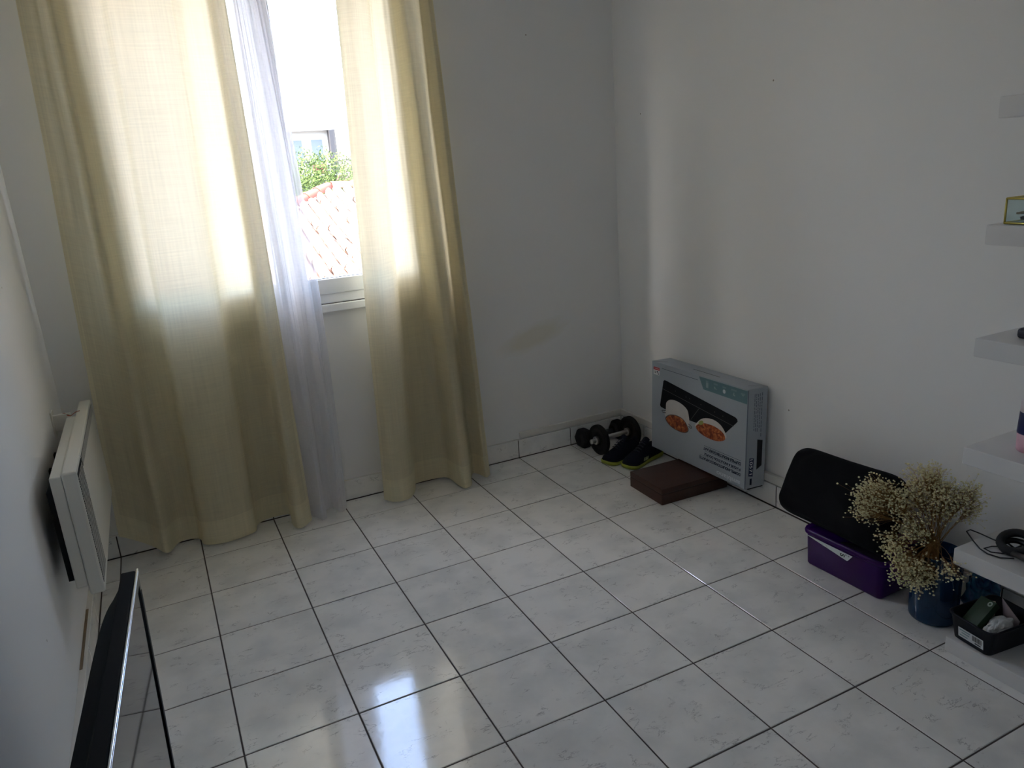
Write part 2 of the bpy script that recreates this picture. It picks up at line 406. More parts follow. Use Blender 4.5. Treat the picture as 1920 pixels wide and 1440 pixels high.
# inner sill board, outer frame, two sashes with gaskets and panes, outside sill
wpart('sill_board', [(OX0 - .03, OX1 + .03, 1.214, 1.29, .957, .994)], M_pvc, .004)
wpart('frame', [(OX0, OX1, 1.232, 1.30, .996, 1.040), (OX0, OX0 + .045, 1.232, 1.30, 1.04, OZ1 - .045),
                (OX1 - .045, OX1, 1.232, 1.30, 1.04, OZ1 - .045), (OX0, OX1, 1.232, 1.30, OZ1 - .045, OZ1)], M_pvc)
wpart('frame_gap', [(OX0 + .01, OX1 - .01, 1.2275, 1.234, .9945, .9965)], M_rubber, 0)
mid = (OX0 + OX1) / 2
for a, b_ in ((OX0 + .03, mid + .012), (mid + .014, OX1 - .03)):
    s = wpart('sash', [(a, b_, 1.224, 1.285, 1.0405, 1.112), (a, a + .07, 1.224, 1.285, 1.112, OZ1 - .10),
                       (b_ - .07, b_, 1.224, 1.285, 1.112, OZ1 - .10), (a, b_, 1.224, 1.285, OZ1 - .10, OZ1 - .03)], M_pvc, .005)
    for nm, bs, m_ in (('gasket', [(a + .066, b_ - .066, 1.238, 1.246, 1.110, 1.1145)], M_rubber), ('pane', [(a + .064, b_ - .064, 1.252, 1.256, 1.106, OZ1 - .094)], M_glass)):
        q = bmesh.new()
        for v in bs: box(q, v[0] - .24, v[1] - .24, v[2] - 1.30, v[3] - 1.30, v[4] - 1.0, v[5] - 1.0)
        obj(nm, q, m_, s)
hb = wpart('handle', [(mid - .012, mid + .012, 1.205, 1.224, 1.56, 1.62), (mid - .011, mid + .011, 1.185, 1.200, 1.48, 1.62), (mid - .008, mid + .008, 1.195, 1.21, 1.59, 1.61)], M_pvc, .004)
wpart('outer_sill', [(OX0 - .03, OX1 + .03, 1.30, 1.53, .925, .954)], mat('outer_sill_stone', (.55, .54, .5), .8, bump=.3), .004)

# ================================================================== curtains
def curtain(name, label, bot, top, zb, m, z_top=2.535, cols=150, rows=70, seed=0, wob=.006, ease=1.0, bulge=None):
    n = len(bot); bm = bmesh.new(); uvl = bm.loops.layers.uv.new('UVMap')
    V = []
    for j in range(rows):
        s = j / (rows - 1); row = []
        for i in range(cols):
            t = i / (cols - 1) * (n - 1)
            b2 = catmull(bot, t); t2 = catmull(top, t); z0 = catmull([(z,) for z in zb], t)[0]
            z = z0 + (z_top - z0) * s; w = (z - 0) / z_top; w = w ** ease
            x = b2[0] * (1 - w) + t2[0] * w; y = b2[1] * (1 - w) + t2[1] * w
            k = math.sin(math.pi * min(1, max(0, w)))
            x += wob * k * noise.noise(Vector((i * .05 + seed, z * 1.3, 3.1)))
            y += wob * 1.5 * noise.noise(Vector((i * .06 + seed, z * 1.7, 9.7)))
            y += .0018 * noise.noise(Vector((i * .35 + seed, z * 7.0, 1.7)))
            y += .0065 * (.35 + .65 * w) * noise.noise(Vector((i * .21 + seed * 2, z * .45, 5.5)))
            if bulge: x += bulge * k * (i / (cols - 1))
            y = min(y, 1.206)
            row.append(bm.verts.new((x, y, z)))
        V.append(row)
    for j in range(rows - 1):
        for i in range(cols - 1):
            f = bm.faces.new((V[j][i], V[j][i + 1], V[j + 1][i + 1], V[j + 1][i]))
            for l, (a, c) in zip(f.loops, ((i, j), (i + 1, j), (i + 1, j + 1), (i, j + 1))):
                l[uvl].uv = (a / (cols - 1), c / (rows - 1))
    o = obj(name, bm, m, None, True)
    return tag(o, label, 'curtain')
cur_l = curtain('curtain', 'wide cream cotton curtain drawn across the window beside the radiator',
    [(-.655, 1.165), (-.585, 1.16), (-.525, 1.14), (-.473, 1.095), (-.424, 1.175), (-.379, 1.19), (-.335, 1.17), (-.317, 1.104), (-.219, 1.070), (-.105, 1.095),
     (-.080, 1.165), (-.027, 1.198), (.070, 1.198), (.066, 1.09), (.078, 1.03), (.110, 1.025), (.155, 1.075)],
    [(-.565, 1.14), (-.52, 1.135), (-.49, 1.135), (-.455, 1.115), (-.42, 1.16), (-.37, 1.16), (-.31, 1.15), (-.262, 1.11), (-.17, 1.12), (-.08, 1.115),
     (-.04, 1.14), (.01, 1.165), (.075, 1.165), (.086, 1.13), (.096, 1.105), (.115, 1.10), (.14, 1.12)],
    [.125, .085, .05, .022, .02, .02, .015, .012, .012, .015, .02, .02, .015, .012, .012, .012, .015], M_curtain, seed=3)
cur_r = curtain('curtain', 'narrow cream cotton curtain bunched at the open side of the window',
    [(.518, 1.10), (.555, 1.04), (.62, 1.04), (.663, 1.075), (.70, 1.15), (.72, 1.195), (.828, 1.198), (.885, 1.17), (.893, 1.062), (.908, 1.0), (.952, 1.01),
     (.985, 1.09), (1.02, 1.15), (1.042, 1.108), (1.055, 1.05), (1.088, 1.076)],
    [(.592, 1.125), (.63, 1.095), (.68, 1.09), (.725, 1.11), (.742, 1.14), (.76, 1.16), (.80, 1.165), (.83, 1.15), (.845, 1.115), (.862, 1.09), (.905, 1.09),
     (.935, 1.12), (.955, 1.15), (.97, 1.13), (.98, 1.105), (1.002, 1.11)],
    [.012] * 16, M_curtain, seed=11)
shee = curtain('sheer_curtain', 'thin white voile curtain hanging beside the gap in the cream curtains',
    [(.150, 1.12), (.178, 1.085), (.200, 1.055), (.224, 1.062), (.236, 1.115), (.270, 1.125), (.288, 1.08), (.305, 1.07), (.328, 1.085)],
    [(.135, 1.15), (.165, 1.135), (.180, 1.125), (.200, 1.13), (.206, 1.155), (.236, 1.16), (.250, 1.14), (.268, 1.135), (.286, 1.145)],
    [.02, .015, .012, .014, .03, .028, .02, .018, .025], M_sheer, seed=23, bulge=.035)
# rod above the frame of the photograph
M_rod = mat('brushed_rod', (.6, .6, .58), .3, metal=1.0)
rod = thing('curtain_rod', 'slim metal curtain rod above the window', 'curtain rod', (.22, 1.14, 2.55))
bm = bmesh.new(); tube(bm, [(-.92, 0, 0), (.86, 0, 0)], .010, 14); obj('rod', bm, M_rod, rod, True)
for x in (-.87, .0, .82):
    bm = bmesh.new(); box(bm, x - .008, x + .008, .0, .094, -.012, .012, .002); box(bm, x - .02, x + .02, .088, .0945, -.03, .03, .002); obj('bracket', bm, M_rod, rod)
for x in (-.93, .87):
    bm = bmesh.new(); lathe(bm, [(.0, -.02), (.014, -.014), (.02, 0), (.014, .014), (.0, .02)], 16, (x, 0, 0), 'x'); obj('finial', bm, M_rod, rod, True)

# ================================================================== electric radiator on the left wall
M_rad = mat('cream_enamel', (.66, .655, .60), .38, bump=.05, bscale=200)
M_grille = mat('dark_grille', (.014, .014, .014), .7, spec=.2)
rx0, rx1, ry0, ry1, rz0, rz1 = -.705, -.63, .19, 1.10, .355, .765
rad = thing('radiator', 'white electric wall radiator low on the wall beside the curtain', 'radiator', ((rx0 + rx1) / 2, (ry0 + ry1) / 2, rz0))
def rl(x, y, z): return (x - (rx0 + rx1) / 2, y - (ry0 + ry1) / 2, z - rz0)
def rbox(b_, x0, x1, y0, y1, z0, z1, bev=0):
    a = rl(x0, y0, z0); c = rl(x1, y1, z1); box(b_, a[0], c[0], a[1], c[1], a[2], c[2], bev)
bm = bmesh.new(); rbox(bm, -.672, rx1, ry0, ry1, rz0, rz1, .006); front = obj('front_casing', bm, M_rad, rad)
bm = bmesh.new(); rbox(bm, rx0, -.6725, ry0 + .004, .90, rz0 + .03, rz1 - .008, .004); obj('back_casing', bm, M_rad, rad)
bm = bmesh.new(); rbox(bm, rx1 - .001, rx1 + .0012, ry0 + .010, ry0 + .17, rz0 + .03, rz1 - .012); gr_ = obj('grille', bm, M_grille, rad)
bm = bmesh.new()
for k in range(44):
    z = rz0 + .034 + k * .0081; rbox(bm, rx1 - .0005, rx1 + .0016, ry0 + .010, ry0 + .17, z, z + .0022)
s = obj('slats', bm, M_rad, gr_); s['kind'] = 'stuff'
bm = bmesh.new(); rbox(bm, rx1 - .001, rx1 + .0012, ry0 + .185, ry1 - .03, rz1 - .045, rz1 - .012); g2 = obj('grille', bm, M_grille, rad)
bm = bmesh.new()
for k in range(54):
    y = ry0 + .188 + k * .0128; rbox(bm, rx1 - .0005, rx1 + .0016, y, y + .005, rz1 - .045, rz1 - .012)
s = obj('slats', bm, M_rad, g2); s['kind'] = 'stuff'
bm = bmesh.new(); rbox(bm, -.724, rx0 + .001, ry0 + .03, .86, rz0 + .05, rz1 - .06); obj('gap_shade_plate', bm, M_grille, rad)  # near-black plate painting in the shade between radiator and wall
for y in (ry0 + .38, ry1 - .35):
    bm = bmesh.new(); rbox(bm, XL, -.7235, y, y + .03, rz0 + .12, rz1 - .10); obj('bracket', bm, M_grille, rad)
bm = bmesh.new(); rbox(bm, XL + .004, -.69, .91, .925, rz1 - .06, rz1 + .004, .002); rbox(bm, XL, XL + .006, .895, .955, rz1 - .08, rz1 + .02, .002); obj('wall_bracket', bm, M_trim, rad)
for c, dz in (((.45, .09, .07), 0), ((.35, .16, .08), .008)):
    bm = bmesh.new(); tube(bm, [rl(-.73, .93, rz1 - .012 + dz), rl(-.71, .915, rz1 - .002 + dz), rl(-.69, .905, rz1 - .006), rl(-.672, .91, rz1 + .004), rl(-.66, .93, rz1 + .002)], .0016, 6)
    obj('wire', bm, mat('wire_sheath', c, .5), rad, True)

# ================================================================== television (only its far top corner reaches into the picture)
M_tvback = mat('charcoal_plastic', (.007, .007, .008), .75, spec=.12, bump=.1, bscale=400)
M_screen = mat('screen_glass', (.006, .006, .007), .035, spec=.6)
M_bezel = mat('gloss_bezel', (.012, .012, .014), .08, spec=.6)
M_chrome = mat('chrome_rim', (.75, .78, .83), .16, metal=1.0)
tvd = Vector((-.042, -.644, 0)).normalized()                      # along the screen, towards the near end
tv_rot = math.atan2(tvd.y, tvd.x)
tv = thing('television', 'black flat screen television standing by the wall near the radiator', 'television', (-.47, -.556, 0), (0, 0, tv_rot))
TW, TH, TZ = .93, .60, .75
lean = math.radians(2.0)
# local: x along screen, y = screen normal (towards the room), z up
def tvp(x, y, z):
    return (x, y * math.cos(lean) + (z - TZ) * math.sin(lean), TZ + (z - TZ) * math.cos(lean) - y * math.sin(lean))
def tvbox(b_, x0, x1, y0, y1, z0, z1, bev=0, seg=2):
    t_ = bmesh.new(); box(t_, x0, x1, y0, y1, z0, z1, bev, seg)
    for v in t_.verts: v.co = tvp(*v.co)
    me = bpy.data.meshes.new('t'); t_.to_mesh(me); t_.free(); b_.from_mesh(me); bpy.data.meshes.remove(me)
z0 = TZ - TH
bm = bmesh.new(); tvbox(bm, .0, TW, -.034, -.004, z0, TZ - .002, .004); obj('front_housing', bm, M_tvback, tv)
bm = bmesh.new()
def tvback(u, v):
    # rounded rear shell
    a = (u * 2 - 1); b2 = (v * 2 - 1)
    e = (max(0, 1 - abs(a) ** 5) ** .5) * (max(0, 1 - abs(b2) ** 9) ** .5)
    return tvp(.045 + u * (TW - .09), -.034 - .042 * e, z0 + .02 + v * (TH - .028))
grid(bm, tvback, 40, 26); obj('rear_shell', bm, M_tvback, tv, True)
bz = .030
bm = bmesh.new()
for a in ((0, TW, z0, z0 + .045), (0, TW, TZ - bz, TZ - .003), (0, .020, z0 + .045, TZ - bz), (TW - .022, TW, z0 + .045, TZ - bz)):
    tvbox(bm, a[0], a[1], -.004, .0, a[2], a[3])
obj('bezel', bm, M_bezel, tv)
bm = bmesh.new(); tvbox(bm, .020, TW - .022, -.0035, -.0022, z0 + .045, TZ - bz); obj('screen', bm, M_screen, tv)
bm = bmesh.new(); tvbox(bm, .004, .0195, -.0005, .0012, z0 + .045, TZ - .05); obj('side_strip', bm, M_black, tv)
bm = bmesh.new(); tvbox(bm, -.001, TW + .001, -.0026, .0012, TZ - .0030, TZ + .0004, .0008); tvbox(bm, -.001, TW + .001, .0, .0014, TZ - .0075, TZ - .0060, .0004); obj('chrome_rim', bm, M_chrome, tv)
bm = bmesh.new(); tvbox(bm, TW / 2 - .06, TW / 2 + .06, -.045, -.015, .02, z0 + .05, .006); obj('stand_neck', bm, M_tvback, tv)
bm = bmesh.new(); box(bm, TW / 2 - .22, TW / 2 + .22, -.13, .09, .0003, .018, .006); obj('stand_base', bm, M_bezel, tv)

# ================================================================== printed carton on the wooden box
CR = Matrix(((0.99926, 0.011204, 0.036785), (-0.011719, 0.999836, 0.013812), (-0.036625, -0.014233, 0.999228)))
CW, CH, CD = .699, .465, .115
carton = thing('cardboard_box', 'grey printed cardboard box of a cooking hob standing upside down against the wall', 'box')
carton.matrix_world = Matrix.Translation((1.9589, .42253, .3166)) @ CR.to_4x4()
M_card1 = mat('carton_light', (.37, .415, .465), .42, var=.04, vscale=6)
M_card2 = mat('carton_lower', (.275, .33, .37), .42, var=.05, vscale=6)
M_cteal = mat('carton_teal', (.115, .215, .245), .42)
M_ink = mat('navy_ink', (.010, .018, .042), .6, spec=.2)
M_inkl = mat('pale_ink', (.60, .66, .70), .5)
M_white = mat('white_print', (.82, .82, .82), .5)
M_red = mat('red_print', (.50, .03, .04), .5)
M_hob = mat('hob_black', (.008, .009, .012), .6, spec=.2)
M_hobl = mat('hob_line', (.10, .10, .105), .4)
M_pot = mat('pot_white', (.62, .60, .575), .45, var=.1, vscale=20)
M_rimm = mat('pot_rim', (.10, .09, .085), .4)
def stew(name, seed):
    m, t, n, b = mk(name); tc = nd(t, 'ShaderNodeTexCoord')
    mp = nd(t, 'ShaderNodeMapping'); mp.inputs['Location'].default_value = (seed, 0, 0); t.links.new(tc.outputs['Object'], mp.inputs[0])
    vo = nd(t, 'ShaderNodeTexNoise', Scale=55.0, Detail=3.0, Distortion=.8); t.links.new(mp.outputs[0], vo.inputs['Vector'])
    cr = nd(t, 'ShaderNodeValToRGB'); e = cr.color_ramp.elements
    e[0].position = .30; e[0].color = (.10, .012, .006, 1); e[1].position = .72; e[1].color = (.72, .28, .09, 1)
    k = e.new(.5); k.color = (.38, .075, .02, 1)
    t.links.new(vo.outputs['Fac'], cr.inputs[0]); t.links.new(cr.outputs[0], b.inputs['Base Color']); b.inputs['Roughness'].default_value = .5
    return m
M_stew1 = stew('stew_print', 0.0); M_stew2 = stew('noodle_print', 4.0)
# body: a slightly rounded box, with the printed tone boundary cut into it at the right height
bm = bmesh.new(); yb = CH * (.715 - .5)
box(bm, -CD / 2, CD / 2, -CW / 2, CW / 2, -CH / 2, CH / 2, .0022, 2)
bmesh.ops.bisect_plane(bm, geom=bm.verts[:] + bm.edges[:] + bm.faces[:], plane_co=(0, 0, yb), plane_no=(0, 0, 1))
for f in bm.faces: f.material_index = 0 if f.calc_center_median().z > yb else 1
obj('body', bm, [M_card1, M_card2], carton)
def ff(u, v, lift=.0005): return (-CD / 2 - lift, -(u - .5) * CW, (v - .5) * CH)        # front face
def sf(w, v, lift=.0005): return ((w - .5) * CD, -CW / 2 - lift, (v - .5) * CH)         # end face
def tf(u, w, lift=.0005): return ((w - .5) * CD, -(u - .5) * CW, CH / 2 + lift)         # top face
SINGLE = ('icon_caption', 'icon', 'pot_handle_picture')
def print_poly(name, polys, m, fn=ff, lift=.0005, parent=carton):
    b_ = bmesh.new()
    if name in SINGLE and len(polys) > 1:
        b_.free()
        for p in polys: print_poly(name, [p], m, fn, lift, parent)
        return
    for p in polys: poly(b_, [fn(*q, lift) for q in p])
    return obj(name, b_, m, parent)
def ell(cu, cv, ru, rv, ang=0, n=28, a0=0, a1=2 * math.pi):
    o = []
    for i in range(n):
        a = a0 + (a1 - a0) * i / n
        x, y = ru * math.cos(a) * CW, rv * math.sin(a) * CH
        o.append((cu + (x * math.cos(ang) - y * math.sin(ang)) / CW, cv + (x * math.sin(ang) + y * math.cos(ang)) / CH))
    return o
def smooth_poly(P, k=5):
    n = len(P); out = []
    for i in range(n):
        p = [P[(i - 1) % n], P[i], P[(i + 1) % n], P[(i + 2) % n]]
        for j in range(k): out.append(catmull(p, 1 + j / k))
    return out
def line(a, b_, w, asp=CW / CH):
    dx, dy = (b_[0] - a[0]) * CW, (b_[1] - a[1]) * CH; L = math.hypot(dx, dy); nx, ny = -dy / L * w / 2, dx / L * w / 2
    return [(a[0] + nx / CW, a[1] + ny / CH), (a[0] - nx / CW, a[1] - ny / CH), (b_[0] - nx / CW, b_[1] - ny / CH), (b_[0] + nx / CW, b_[1] + ny / CH)]
print_poly('teal_band', [[(.533, .987), (.998, .987), (.998, .858), (.581, .866)]], M_cteal)
hobp = [(.140, .812), (.152, .826), (.172, .826), (.895, .694), (.914, .682), (.919, .661), (.912, .645), (.805, .489), (.30, .48), (.115, .508), (.105, .518), (.103, .53)]
print_poly('hob_picture', [hobp], M_hob, lift=.0006)
print_poly('hob_lines', [line((.13, .723), (.885, .597), .0022), line((.546, .657), (.455, .495), .002)] +
           [ell(u, v, .004, .005, n=8) for u, v in ((.28, .745), (.40, .722), (.44, .716), (.56, .697), (.70, .672), (.78, .66))], M_hobl, lift=.0007)
print_poly('pot_picture', [smooth_poly([(.168, .42), (.172, .508), (.180, .585), (.231, .632), (.315, .638), (.396, .605), (.430, .547), (.432, .40), (.30, .36)])], M_pot, lift=.0008)
print_poly('pot_handle_picture', [line((.125, .475), (.172, .49), .004), line((.125, .475), (.135, .455), .004), line((.135, .455), (.175, .463), .004),
                                  line((.43, .44), (.468, .42), .004), (line((.468, .42), (.462, .40), .004)), line((.43, .415), (.462, .40), .004)], M_hobl, lift=.0009)
so = smooth_poly([(.167, .399), (.205, .450), (.269, .478), (.335, .480), (.390, .455), (.432, .389), (.425, .345), (.380, .318), (.319, .313), (.255, .322), (.200, .350)])
print_poly('pot_rim_picture', [so], M_rimm, lift=.0009)
c_ = (sum(p[0] for p in so) / len(so), sum(p[1] for p in so) / len(so))
print_poly('stew_picture', [[(c_[0] + (p[0] - c_[0]) * .93, c_[1] + (p[1] - c_[1]) * .92) for p in so]], M_stew1, lift=.0010)
print_poly('pan_picture', [smooth_poly([(.508, .445), (.511, .472), (.575, .553), (.67, .587), (.753, .566), (.808, .50), (.812, .437), (.70, .40), (.56, .41)])], M_pot, lift=.0008)
print_poly('noodles_picture', [smooth_poly([(.512, .444), (.545, .487), (.600, .515), (.702, .522), (.785, .491), (.810, .437), (.777, .400), (.706, .374), (.601, .378), (.535, .406)])], M_stew2, lift=.0010)
print_poly('herb_picture', [ell(.565, .505, .028, .022, .5, 14)], mat('herb_print', (.30, .33, .09), .5, var=.3, vscale=90), lift=.0011)
# offer sticker
print_poly('sticker', [[(.021, .942), (.094, .942), (.091, .857), (.021, .857)]], M_white, lift=.0006)
print_poly('sticker_red', [[(.021, .942), (.094, .942), (.093, .910), (.021, .910)]], M_red, lift=.0008)
print_poly('sticker_marks', [line((.030, .926), (.086, .926), .003)], mat('pink_print', (.75, .45, .45), .5), lift=.0010)
print_poly('sticker_print', [line((.032, .893), (.058, .890), .003), line((.032, .878), (.055, .876), .0025), ell(.070, .893, .008, .009, n=12), line((.070, .885), (.080, .876), .003), ell(.078, .870, .006, .007, n=10)], M_ink, lift=.0008)
print_poly('fold_line', [line((.118, .947), (.523, .945), .0018)], M_ink, lift=.0006)
# feature icons (upside down, small captions above each)
ic = []
for u in (.614, .700, .785, .873, .955):
    ic.append(line((u - .018, .945), (u + .018, .945), .006))
ic = [line((.604, .957), (.630, .957), .009), line((.682, .957), (.722, .957), .008), line((.768, .952), (.802, .952), .008), line((.850, .955), (.900, .955), .008), line((.938, .944), (.976, .944), .008)]
print_poly('icon_caption', ic, mat('teal_pale', (.19, .29, .325), .5), lift=.0007)
print_poly('icon', [line((.607, .920), (.630, .920), .024), ell(.693, .923, .006, .008, n=12), line((.697, .915), (.712, .905), .004), line((.690, .915), (.698, .904), .003), line((.878, .932), (.872, .908), .005), line((.872, .910), (.888, .902), .006), line((.955, .936), (.963, .926), .006)], mat('teal_white', (.28, .37, .40), .5), lift=.0008)
print_poly('dial_icon', [ell(.786, .912, .013, .021, n=20)], M_inkl, lift=.0009)
# upside-down lettering on the front
def front_text(name, body, u0, u1, v_top, h, m, bold=.008, sp=1.0):
    b_ = bmesh.new()
    add_text(b_, body, lambda x, y: ff(u0 - x / CW, v_top - y / CH, .0009), fit_w=(u0 - u1) * CW, fit_h=h, bold=bold, spacing=sp)
    return obj(name, b_, m, carton)
front_text('lettering', 'DUBBELE INDUCTIEKOOKPLAAT', .961, .596, .262, .0145, M_ink, .035)
front_text('lettering', 'PLAQUE A INDUCTION DOUBLE', .961, .607, .205, .0145, M_ink, .035)
front_text('lettering', 'DOPPEL-INDUKTIONSKOCHPLATTE', .961, .557, .151, .0145, M_ink, .035)
front_text('logo_lettering', 'ambiano', .961, .735, .071, .0225, M_inkl, .025, 1.02)
print_poly('rule_lines', [line((.961, .280), (.600, .276), .0012), line((.961, .224), (.610, .220), .0010), line((.961, .168), (.560, .164), .0010)], M_ink, lift=.0007)
# end face: item number, carrying slot, specification block
print_poly('number_plate', [[(.20, .312), (.43, .303), (.40, .118), (.175, .130)]], mat('navy_plate', (.018, .03, .085), .5), sf)
b_ = bmesh.new(); add_text(b_, '10571', lambda x, y: sf(.225 + (y / CD), .298 - x / CH, .0008), fit_w=.155 * CH, fit_h=.0165, bold=.01); obj('number_lettering', b_, M_white, carton)
print_poly('carry_slot', [[(.56, .488), (.83, .470), (.83, .215), (.575, .180)]], M_black, sf)
rows = []
for i, (w_, a, b2) in enumerate(((.36, .945, .585), (.44, .945, .60), (.53, .94, .56), (.62, .945, .60), (.72, .95, .54))):
    v = a
    while v > b2:
        L = random.uniform(.012, .04); rows.append([(w_ - .018, v), (w_ + .018, v), (w_ + .018, v - L), (w_ - .018, v - L)]); v -= L + random.uniform(.006, .014)
print_poly('specification_print', rows, mat('grey_print', (.13, .155, .19), .5), sf)
print_poly('barcode_print', [[(.26, .10), (.36, .10), (.36, .035), (.26, .035)]], M_ink, sf)
print_poly('corner_stripe', [[(.0, .99), (.045, .99), (.045, .01), (.0, .01)]], mat('edge_stripe', (.16, .20, .26), .5), sf)
# tuck slots in the lid and a loose flap edge below
print_poly('tuck_slot', [[(.020, -.02), (.022, .035), (.104, .41), (.104, .36)]], M_black, tf)
print_poly('tuck_slot', [[(.38, .47), (.38, .43), (.66, .41), (.66, .45)]], M_black, tf)
print_poly('tuck_slot', [[(.928, .44), (.928, .39), (.994, .97), (.998, .99)]], M_black, tf)
b_ = bmesh.new(); box(b_, -CD / 2 + .02, CD / 2 - .008, -CW / 2 - .001, -CW / 2 + .006, -CH / 2 - .003, -CH / 2 - .0003); obj('flap_edge', b_, M_black, carton)

# wooden box under the carton
M_wood = None
def wood_material(name, c1, c2):
    m, t, n, b = mk(name); tc = nd(t, 'ShaderNodeTexCoord')
    mp = nd(t, 'ShaderNodeMapping'); mp.inputs['Scale'].default_value = (2.5, 30.0, 30.0); t.links.new(tc.outputs['Object'], mp.inputs[0])
    no = nd(t, 'ShaderNodeTexNoise', Scale=1.6, Detail=5.0, Distortion=1.2); t.links.new(mp.outputs[0], no.inputs['Vector'])
    x = nd(t, 'ShaderNodeMix', data_type='RGBA'); x.inputs['A'].default_value = (*c1, 1); x.inputs['B'].default_value = (*c2, 1)
    t.links.new(no.outputs['Fac'], x.inputs['Factor']); t.links.new(x.outputs['Result'], b.inputs['Base Color']); b.inputs['Roughness'].default_value = .45
    return m
M_wood = wood_material('dark_mahogany', (.032, .010, .006), (.065, .022, .012))
wb = thing('wooden_box', 'flat dark reddish wooden box lying under the cardboard box', 'box', (1.80, .425, 0), (0, 0, math.radians(-1.5)))
bm = bmesh.new(); box(bm, -.19, .19, -.132, .132, .0003, .052, .0025); obj('body', bm, M_wood, wb)
bm = bmesh.new(); box(bm, -.188, .188, -.130, .130, .0505, .0535); obj('gap', bm, M_black, wb)
bm = bmesh.new(); box(bm, -.19, .19, -.132, .132, .0535, .0795, .003); obj('lid', bm, M_wood, wb)

# ================================================================== dumbbells and trainers in the corner
M_plate = mat('black_rubber_plate', (.007, .007, .008), .65, spec=.2, bump=.15, bscale=200)
M_bar = mat('knurled_chrome', (.55, .55, .54), .3, metal=1.0, bump=.2, bscale=900)
db = thing('dumbbell', 'chrome bar dumbbell with two round black plates in the corner', 'dumbbell', (1.832, 1.016, .0848), (0, 0, math.radians(4)))
bm = bmesh.new(); lathe(bm, [(.0, -.168), (.0125, -.166), (.0135, -.160), (.0135, .150), (.0125, .158), (.0, .16)], 20, axis='x'); obj('bar', bm, M_bar, db, True)
for x in (-.110, .105):
    bm = bmesh.new(); lathe(bm, [(.0145, -.012), (.032, -.014), (.036, -.010), (.058, -.009), (.064, -.013), (.080, -.013), (.084, -.009), (.084, .009), (.080, .013), (.064, .013), (.058, .009), (.036, .010), (.032, .014), (.0145, .012)], 40, (x, 0, 0), 'x', close=True)
    obj('weight_plate', bm, M_plate, db, True)
for x, s_ in ((-.110, -1), (-.110, 1), (.105, -1), (.105, 1)):
    bm = bmesh.new(); c = x + s_ * .021; lathe(bm, [(.0138, -.007), (.022, -.007), (.0225, -.004), (.0225, .004), (.022, .007), (.0138, .007)], 20, (c, 0, 0), 'x', close=True); obj('collar', bm, M_bar, db)
hd = thing('dumbbell', 'black hexagonal dumbbell lying against the baseboard behind the plates', 'dumbbell', (1.832, 1.161, .0515), (0, 0, math.radians(2)))
bm = bmesh.new(); lathe(bm, [(.0, -.10), (.015, -.10), (.0165, 0), (.015, .10), (.0, .10)], 16, axis='x'); obj('handle', bm, M_bar, hd, True)
for x in (-.118, .118):
    bm = bmesh.new(); lathe(bm, [(.0, -.040), (.034, -.040), (.052, -.030), (.0585, -.018), (.0585, .018), (.052, .030), (.034, .040), (.0, .040)], 6, (x, 0, 0), 'x')
    o = obj('hex_head', bm, M_plate, hd)

